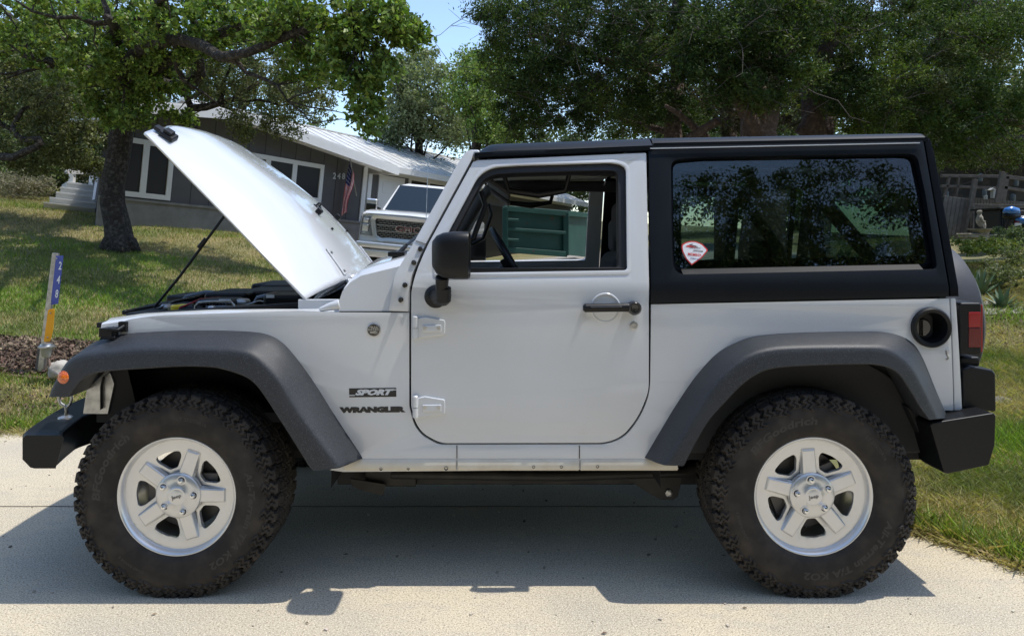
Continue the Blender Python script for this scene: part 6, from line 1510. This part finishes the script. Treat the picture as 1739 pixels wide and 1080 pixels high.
tbar((1640, 400), (1656, 305), .10, fy - .1); tbar((1694, 345), (1704, 292), .14, fy - .1); tbar((1604, 335), (1612, 300), .05); tbar((1623, 335), (1628, 300), .04); tbar((1703, 345), (1710, 300), .08); tbar((1642, 398), (1652, 350), .06, fy - .4)
tbar((1652, 348.5), (1745, 350), .05, fy - .4); tbar((1648, 398), (1652, 349), .04, fy - .45)
shd = thing('shed', 'dark open shed behind the timber frame', 'shed', tuple(P(1690, 340, fy + 1.5)))
q = MB(); a, b = P(1590, 400, fy + 2.2), P(1800, 250, fy + 2.2); q.box(a.x, b.x + 1.5, fy + 2.2, fy + 2.3, a.z - .5, b.z); q.box(a.x, b.x + 1.5, fy + .6, fy + 2.3, b.z, b.z + .08); obj('back_wall', q, mat('dark_shed_wall', (.028, .025, .022), .9, noise=(3, (.06, .05, .04), .5, .6, 3)), shd)
q = MB(); q.box(*[P(1684, 0, fy + .2).x, P(1691, 0, fy + .2).x], fy + .15, fy + .25, P(0, 336, fy).z, P(0, 322, fy).z); a = P(1684, 336, fy + .2)
q.box(P(1682.5, 0, fy).x, P(1685, 0, fy).x, fy + .15, fy + .25, P(0, 338, fy).z, P(0, 331, fy).z); q.prism([P(1682, 323, fy + .1), P(1692, 323, fy + .1), P(1687, 319, fy + .1)], Vector((0, 0, 0)), Vector((0, .2, 0)))
tag(obj('bird_feeder', q, mat('dull_white_metal', (.42, .43, .42), .6), None, bevel=.006), 'small white bird feeder hung in a bay of the timber frame', 'bird feeder')
jn = MB()
for px, py, r_ in ((1672, 327, .05), (1608, 330, .04), (1720, 335, .06), (1726, 308, .05), (1665, 300, .05)):
    jn = MB(); p = P(px, py, fy + 1.0); jn.lathe([(-.12, .04), (-.08, r_), (.05, r_), (.08, .02)], 12, p, 'z', cap=True); tag(obj('jar', jn, mat('shelf_item', (.10, .12, .12), .5), None, smooth=2), 'dim jar standing on a shelf inside the dark shed', 'jar', 'jars inside the dark shed')
# statue with basin
M_['stone'] = mat('aged_cast_stone', (.34, .31, .25), .9, noise=(14, (.20, .185, .15), .45, .68, 8), bump=(30, .5, .01))
yst = 13.0
st_ = thing('garden_statue', 'stone statue of a seated child on a stone basin', 'statue', tuple(P(1667, 396, yst)))
def sk_fig(name, joints, edges, m, parent, sub=2):
    me = bpy.data.meshes.new(name); me.from_pydata([tuple(j[0]) for j in joints], edges, []); me.materials.append(m)
    o = bpy.data.objects.new(name, me); link(o, parent); s = o.modifiers.new('skin', 'SKIN')
    for i, j in enumerate(joints):
        me.skin_vertices[0].data[i].radius = (j[1], j[1]) if not hasattr(j[1], '__len__') else j[1]; me.skin_vertices[0].data[i].use_root = (i == 0)
    s2 = o.modifiers.new('sub', 'SUBSURF'); s2.levels = s2.render_levels = sub
    return o
SPx = lambda px, py, o=0: P(px, py, yst + o)
js = [(SPx(1664, 386), .085), (SPx(1662, 376), .065), (SPx(1662, 368), .062), (SPx(1663.5, 364.5), .028), (SPx(1663.5, 360.5), .052), (SPx(1662.5, 357), .045),
      (SPx(1667, 369, -.06), .024), (SPx(1668.5, 375, -.08), .020), (SPx(1674, 377.5, -.08), .017), (SPx(1660, 369, .07), .024), (SPx(1666, 377, .1), .02),
      (SPx(1669, 384, -.05), .042), (SPx(1673, 381, -.06), .034), (SPx(1671, 389.5, -.06), .026), (SPx(1674, 390, -.07), .018), (SPx(1668, 386, .07), .042), (SPx(1672, 383, .07), .034), (SPx(1671, 390, .07), .026)]
fig = sk_fig('figure', js, [(0, 1), (1, 2), (2, 3), (3, 4), (4, 5), (2, 6), (6, 7), (7, 8), (2, 9), (9, 10), (0, 11), (11, 12), (12, 13), (13, 14), (0, 15), (15, 16), (16, 17)], M_['stone'], st_)
q = MB(); q.lathe([(-.02, .10), (.03, .18), (.045, .215), (.055, .215), (.055, .1)], 18, SPx(1666, 393.5), 'z', cap=True); q.lathe([(-.30, .14), (-.22, .11), (-.05, .10), (-.0, .12)], 14, SPx(1668, 394), 'z', cap=True); obj('pedestal', q, M_['stone'], st_, smooth=2)
q = MB(); q.bar(SPx(1636, 400, .1), SPx(1702, 403.5, .1), .35, .07, up=Vector((0, 0, 1))); q.bar(SPx(1634, 397.5, .1), SPx(1703, 401, .1), .38, .025); obj('bench_top', q, M_['stone'], st_, bevel=.02)
# bin and motorcycle
q = MB(); a, b = P(1680, 395, 15), P(1726, 357, 15); q.box(a.x, b.x, 14.7, 15.5, a.z, b.z)
bn = obj('storage_crate', q, mat('black_mesh_crate', (.012, .013, .016), .5), None, bevel=.03); tag(bn, 'black crate covered with dark netting behind the statue', 'crate')
q = MB()
for i in range(12): x = a.x + (b.x - a.x) * i / 11; q.box(x - .006, x + .006, 14.68, 14.70, a.z, b.z)
for i in range(7): z = a.z + (b.z - a.z) * i / 6; q.box(a.x, b.x, 14.675, 14.695, z - .006, z + .006)
obj('netting', q, M_['plastic'], bn); q = MB(); q.box(a.x - .05, b.x + .04, 14.6, 15.55, b.z - .0, b.z + .04); obj('lid', q, M_['plastic'], bn, bevel=.01)
my_ = 13.6
mo = thing('motorcycle', 'blue motorcycle with blue top box at the right edge', 'motorcycle', tuple(P(1735, 398, my_)))
Mb = mat('motorcycle_blue', (.02, .16, .50), .2, coat=1)
MP = lambda px, py, o=0: P(px, py, my_ + o)
q = MB(); q.tube([MP(1704, 361, 0), MP(1708, 358.5), MP(1717, 357.5), MP(1727, 359), MP(1731, 363)], [.02, .06, .085, .07, .03], 14); tb_ = obj('top_box', q, Mb, mo, smooth=True)
q = MB(); q.tube([MP(1705, 366), MP(1718, 367), MP(1731, 366)], [.05, .07, .05], 12); obj('top_box_base', q, M_['plastic'], tb_, smooth=True)
q = MB(); q.tube([MP(1724, 372), MP(1735, 374), MP(1750, 378), MP(1775, 372), MP(1800, 366)], [.03, .07, .11, .14, .05], 12); obj('body_panel', q, Mb, mo, smooth=True)
q = MB(); q.tube([MP(1728, 370), MP(1745, 371), MP(1770, 374)], [.03, .07, .06], 10); obj('saddle', q, M_['decalwhite'], mo, smooth=True)
q = MB(); q.box(MP(1722, 0).x, MP(1733, 0).x, my_ - .03, my_ + .05, MP(0, 384).z, MP(0, 379).z); obj('licence_plate', q, M_['decalwhite'], mo, bevel=.004)
q = MB(); q.tube([MP(1722, 378), MP(1730, 377)], .03, 10); obj('tail_lamp', q, M_['darkred'], mo, smooth=True)
for px in (1737, 1815):
    q = MB(); q.lathe([(-.06, .22), (-.05, .30), (0, .32), (.05, .30), (.06, .22)], 28, MP(px, 385, .05)); obj('wheel', q, M_['rubber'], mo, smooth=2)
q = MB(); q.bar(MP(1737, 385), MP(1790, 380), .12, .2); q.bar(MP(1800, 366), MP(1815, 385), .05, .05); q.tube([MP(1796, 352), MP(1790, 347, -.3)], .015, 8); obj('frame', q, M_['plastic'], mo, bevel=.02)

# ------------------------------------------------------------------ plants at the right
rs = np.random.RandomState(77)
M_['sage'] = mat('sage_leaf', (.13, .17, .075), .6, island=.4, trans=.25)
bushy(gp_(1716, 11.8), 'light green feathery shrub in front of the motorcycle', [(1710, 400, 11.6, 18, 16, .4, .7), (1730, 405, 11.6, 24, 18, .5, .9), (1700, 418, 11.4, 20, 12, .4, .5)], M_['sage'], 60, 34, .045, 'shrub', 'shrub', trunk_=False, asp=.4, rad=(.04, .12))
bushy(gp_(1725, 9.6), 'grey green low shrub at the right edge of the flower bed', [(1728, 450, 9.6, 22, 20, .4, .8), (1712, 470, 9.4, 20, 18, .4, .6), (1735, 430, 10, 20, 16, .4, .5), (1690, 452, 9.8, 12, 14, .3, .3)], M_['oak2'], 60, 34, .035, 'shrub', 'shrub', trunk_=False, rad=(.03, .1))
bushy(gp_(1670, 11.5), 'yellow green ground cover below the statue', [(1655, 412, 11.4, 30, 7, .5, .9), (1690, 416, 11.2, 30, 8, .5, .9), (1670, 424, 10.8, 30, 8, .4, .8)], mat('yellow_ground_cover', (.20, .24, .05), .7, island=.3, trans=.3), 60, 30, .04, 'ground_cover_plant', 'plant', trunk_=False, rad=(.03, .1))
def agave(px, py, Y_, n, L_, lbl):
    p = P(px, py, Y_); p.z = gzf(p.x, p.y); o = thing('agave', lbl, 'plant', tuple(p)); m = MB()
    for i in range(n):
        a = i * 2.399; el = math.radians(15 + 68 * (i / n)); l = L_ * (.75 + .4 * rnd.random()); d = Vector((math.cos(a) * math.cos(el), math.sin(a) * math.cos(el), math.sin(el))); s = Vector((-math.sin(a), math.cos(a), 0)); wd = .030
        pts = [p + d * l * t + Vector((0, 0, -.10 * t * t * l)) for t in (0, .3, .65, 1)]
        ws_ = (wd * .8, wd * 1.1, wd * .7, .001); rows = [[pt_ - s * w_, pt_ - Vector((0, 0, w_ * .4)), pt_ + s * w_] for pt_, w_ in zip(pts, ws_)]; m.grid(rows)
    obj('leaf_rosette', m, mat('agave_leaf', (.10, .155, .075), .5, island=.3), o, smooth=True); return o
agave(1664, 455, 9.4, 34, .42, 'largest spiky agave beside the spare wheel'); agave(1702, 486, 8.6, 26, .30, 'spiky agave in the dry soil, lowest of the bed'); agave(1692, 448, 9.8, 22, .26, 'small agave right of the largest one'); agave(1640, 440, 10, 24, .3, 'agave half hidden behind the spare wheel')

# ------------------------------------------------------------------ grass
def blades(name, pts, h, w, m, lean=.5, rs=None, lbl='grass'):
    n = len(pts); a = rs.rand(n) * 2 * math.pi; hh = h * (.45 + .9 * rs.rand(n)); l = lean * rs.rand(n) * hh
    s = np.stack([np.cos(a), np.sin(a), 0 * a], 1); b = rs.rand(n) * 2 * math.pi
    t = pts + np.stack([np.cos(b) * l, np.sin(b) * l, hh], 1); ww = (w * (.6 + .8 * rs.rand(n)))[:, None]
    mid = (pts + t) / 2 + np.array([0, 0, 1]) * (hh * .12)[:, None]
    V = np.stack([pts - s * ww, pts + s * ww, mid + s * ww * .7, t, mid - s * ww * .7], 1).reshape(-1, 3); F = np.arange(5 * n).reshape(-1, 5)
    me = fast_mesh(name, V, F); me.materials.append(m); o = bpy.data.objects.new(name, me); col.objects.link(o); return tag(o, lbl, 'grass', kind='stuff')
def noise2(x, y): return .5 + .25 * np.sin(x * 1.7 + 1.3 * np.sin(y * 1.1)) + .25 * np.sin(y * 2.3 + 1.7 * np.sin(x * .9 + 2))
M_['grass'] = mat('green_grass', (.22, .32, .05), .6, island=.45, trans=.35, vary=(.8, (.20, .225, .06), .42, .62))
M_['drygrass'] = mat('dry_grass', (.46, .385, .19), .7, island=.4, trans=.3, vary=(1.2, (.20, .225, .07), .48, .6))
rs = np.random.RandomState(99)
def scatter(n, ylo, yhi, pxlo, pxhi, cond, power=.5):
    # more blades where the view is nearer, spread evenly in bearing
    y = ylo * (yhi / ylo) ** (rs.rand(n) ** power if power != 1 else rs.rand(n)); px = pxlo + (pxhi - pxlo) * rs.rand(n); x = (px - CX) / FPX * y
    k = cond(x, y); x, y = x[k], y[k]; return np.stack([x, y, gz(x, y) - .012], 1)
lawn_ok = lambda x, y: ~in_drive(x, y) & ~((y > 6.35) & (y < 7.2) & (x < -3.4) & (x > -9)) & ~((y > 8.2) & (x > -3.4) & (x < 6.0))
p_ = scatter(270000, 4.95, 24, -120, 700, lambda x, y: lawn_ok(x, y) & (((x - HO.x) * HN.x + (y - HO.y) * HN.y > .1) | (x / y < -.575)), .8)
g_ = noise2(p_[:, 0], p_[:, 1]) + .25 * rs.normal(size=len(p_)); cut = np.where(p_[:, 1] > 12, .80, .30)
cut = np.where(p_[:, 1] < 6, .6, cut)
blades('grass', p_[g_ >= cut], .055, .0045, M_['grass'], .9, rs, 'short green lawn grass under the oak'); blades('dry_grass', p_[g_ < cut], .045, .004, M_['drygrass'], 1.2, rs, 'straw coloured patches of the left lawn')
p_ = scatter(250000, 3.0, 12, 1480, 1860, lambda x, y: ~in_drive(x, y), .75)
g_ = noise2(p_[:, 0] * 1.4, p_[:, 1] * 1.4) + .28 * rs.normal(size=len(p_)); dens = rs.rand(len(p_)) < np.where((p_[:, 1] > 6.6) & (p_[:, 1] < 9), .25, 1); p_, g_ = p_[dens], g_[dens]
blades('grass', p_[g_ >= .66], .075, .0032, M_['grass'], 1.1, rs, 'green grass right of the driveway'); blades('dry_grass', p_[g_ < .66], .07, .0030, M_['drygrass'], 1.8, rs, 'dry straw grass along the right driveway edge')
def edge_y(x): return np.interp(x, [-90, .7, 1.86, 2.15, 3.5, 9, 30], [5.0, 4.96, 3.31, 2.90, 1.0, -6, -9])
x = np.concatenate([-4.6 + 2.0 * rs.rand(1500), 1.0 + 2.2 * rs.rand(5200)]); y = edge_y(x) - np.abs(rs.normal(size=len(x))) * .07 + .04
blades('dry_grass', np.stack([x, y, 0 * x + .001], 1), .035, .0028, M_['drygrass'], 3.2, rs, 'straws lying over the driveway edge')
x = np.concatenate([-4.6 + 2.0 * rs.rand(1200), .9 + 2.4 * rs.rand(4200)]); y = edge_y(x) + .02 + np.abs(rs.normal(size=len(x))) * .10
p_ = np.stack([x, y, gz(x, y) - .01], 1); blades('grass', p_, .10, .0035, M_['grass'], 1.3, rs, 'longer grass tufts at the driveway edge')
# leaf litter in the mulch bed, on bare soil at the right and fallen on the lawn
def litter(n, sampler, size, m, lbl, name='leaf_litter'):
    c = sampler(n); V, F = leaves(c, 1, .001, size, .5, 0, 0, rs); me = fast_mesh(name, V, F); me.materials.append(m); o = bpy.data.objects.new(name, me); col.objects.link(o); tag(o, lbl, 'litter', kind='stuff')
M_['litter'] = mat('dead_leaf', (.125, .082, .055), .85, island=.6, vary=(1.3, (.24, .18, .12), .50, .65))
def smp(x0, x1, y0, y1, dz=.015):
    def f(n): x = x0 + (x1 - x0) * rs.rand(n); y = y0 + (y1 - y0) * rs.rand(n); return np.stack([x, y, gz(x, y) + dz * (1 + rs.rand(n))], 1)
    return f
litter(26000, smp(-8.2, -3.0, 6.25, 7.3, .02), .05, M_['litter'], 'brown fallen leaves covering the mulch bed')
litter(6000, smp(4.0, 9.0, 6.6, 9.2), .035, M_['litter'], 'dead leaves on the bare soil at the right')
litter(2500, smp(-8, -3.5, 4.9, 5.9), .03, M_['litter'], 'scattered leaves along the driveway edge')
# dappled court gets a few
rsx = random.Random(4)
q = MB()
for i in range(45):
    x, y = rsx.uniform(-3.8, 2.3), rsx.uniform(2.1, 4.4); a = rsx.random() * 6; l = rsx.uniform(.008, .02)
    if not in_drive(x + .1, y): continue
    q.add([Vector((x - math.cos(a) * l, y - math.sin(a) * l, .003)), Vector((x + math.sin(a) * l * .4, y - math.cos(a) * l * .4, .007)), Vector((x + math.cos(a) * l, y + math.sin(a) * l, .004)), Vector((x - math.sin(a) * l * .4, y + math.cos(a) * l * .4, .006))], [(0, 1, 2, 3)])
tag(obj('leaf_litter', q, M_['litter'], None, fix=False), 'tiny dry leaves on the concrete', 'litter', kind='stuff')

# ------------------------------------------------------------------ every separate piece becomes a part of its own
def islands(me):
    n = len(me.vertices); par = list(range(n))
    def find(a):
        while par[a] != a: par[a] = par[par[a]]; a = par[a]
        return a
    for e in me.edges:
        a, b = find(e.vertices[0]), find(e.vertices[1])
        if a != b: par[a] = b
    return [find(i) for i in range(n)]
SPLIT = ('wheel_well', 'sill_bolt', 'frame_bolt', 'hinge_screw', 'filler_cap', 'reservoir_cap', 'grille_slot', 'grab_handle', 'inner_trim', 'sill_seam', 'frame_hole',
         'sun_visor', 'plate_screw', 'bracket_bolt', 'cowl_vent', 'engine', 'engine_hose', 'air_filter_rib', 'lamp_reflector', 'spoke_rib', 'bumper_step', 'sill', 'roll_bar', 'windscreen_header', 'container_rib', 'headliner', 'plank_joint', 'door_panel', 'wiper', 'rear_bumper', 'plank')
bpy.context.view_layer.update()
for o in list(bpy.data.objects):
    if o.type != 'MESH' or o.name.split('.')[0] not in SPLIT or not o.parent or o.data.users > 1: continue
    me = o.data; root = islands(me); groups = {}
    for i, r in enumerate(root): groups.setdefault(r, []).append(i)
    if len(groups) < 2 or len(groups) > 60: continue
    polys = {}
    for p in me.polygons: polys.setdefault(root[p.vertices[0]], []).append(p)
    nm_ = o.name.split('.')[0]; kids = list(o.children); first = None
    for r, vs in groups.items():
        if r not in polys: continue
        idx = {v: k for k, v in enumerate(vs)}
        m2 = bpy.data.meshes.new(nm_); m2.from_pydata([me.vertices[v].co[:] for v in vs], [], [[idx[v] for v in p.vertices] for p in polys[r]])
        for m_ in me.materials: m2.materials.append(m_)
        for p2, p in zip(m2.polygons, polys[r]): p2.material_index = p.material_index; p2.use_smooth = p.use_smooth
        if 'sharp_edge' in me.attributes: m2.set_sharp_from_angle(angle=math.radians(38))
        if first is None: first = o; newm = m2; continue
        c = o.copy(); c.data = m2; c.name = nm_; col.objects.link(c)
    mats_first = newm; o.data = mats_first
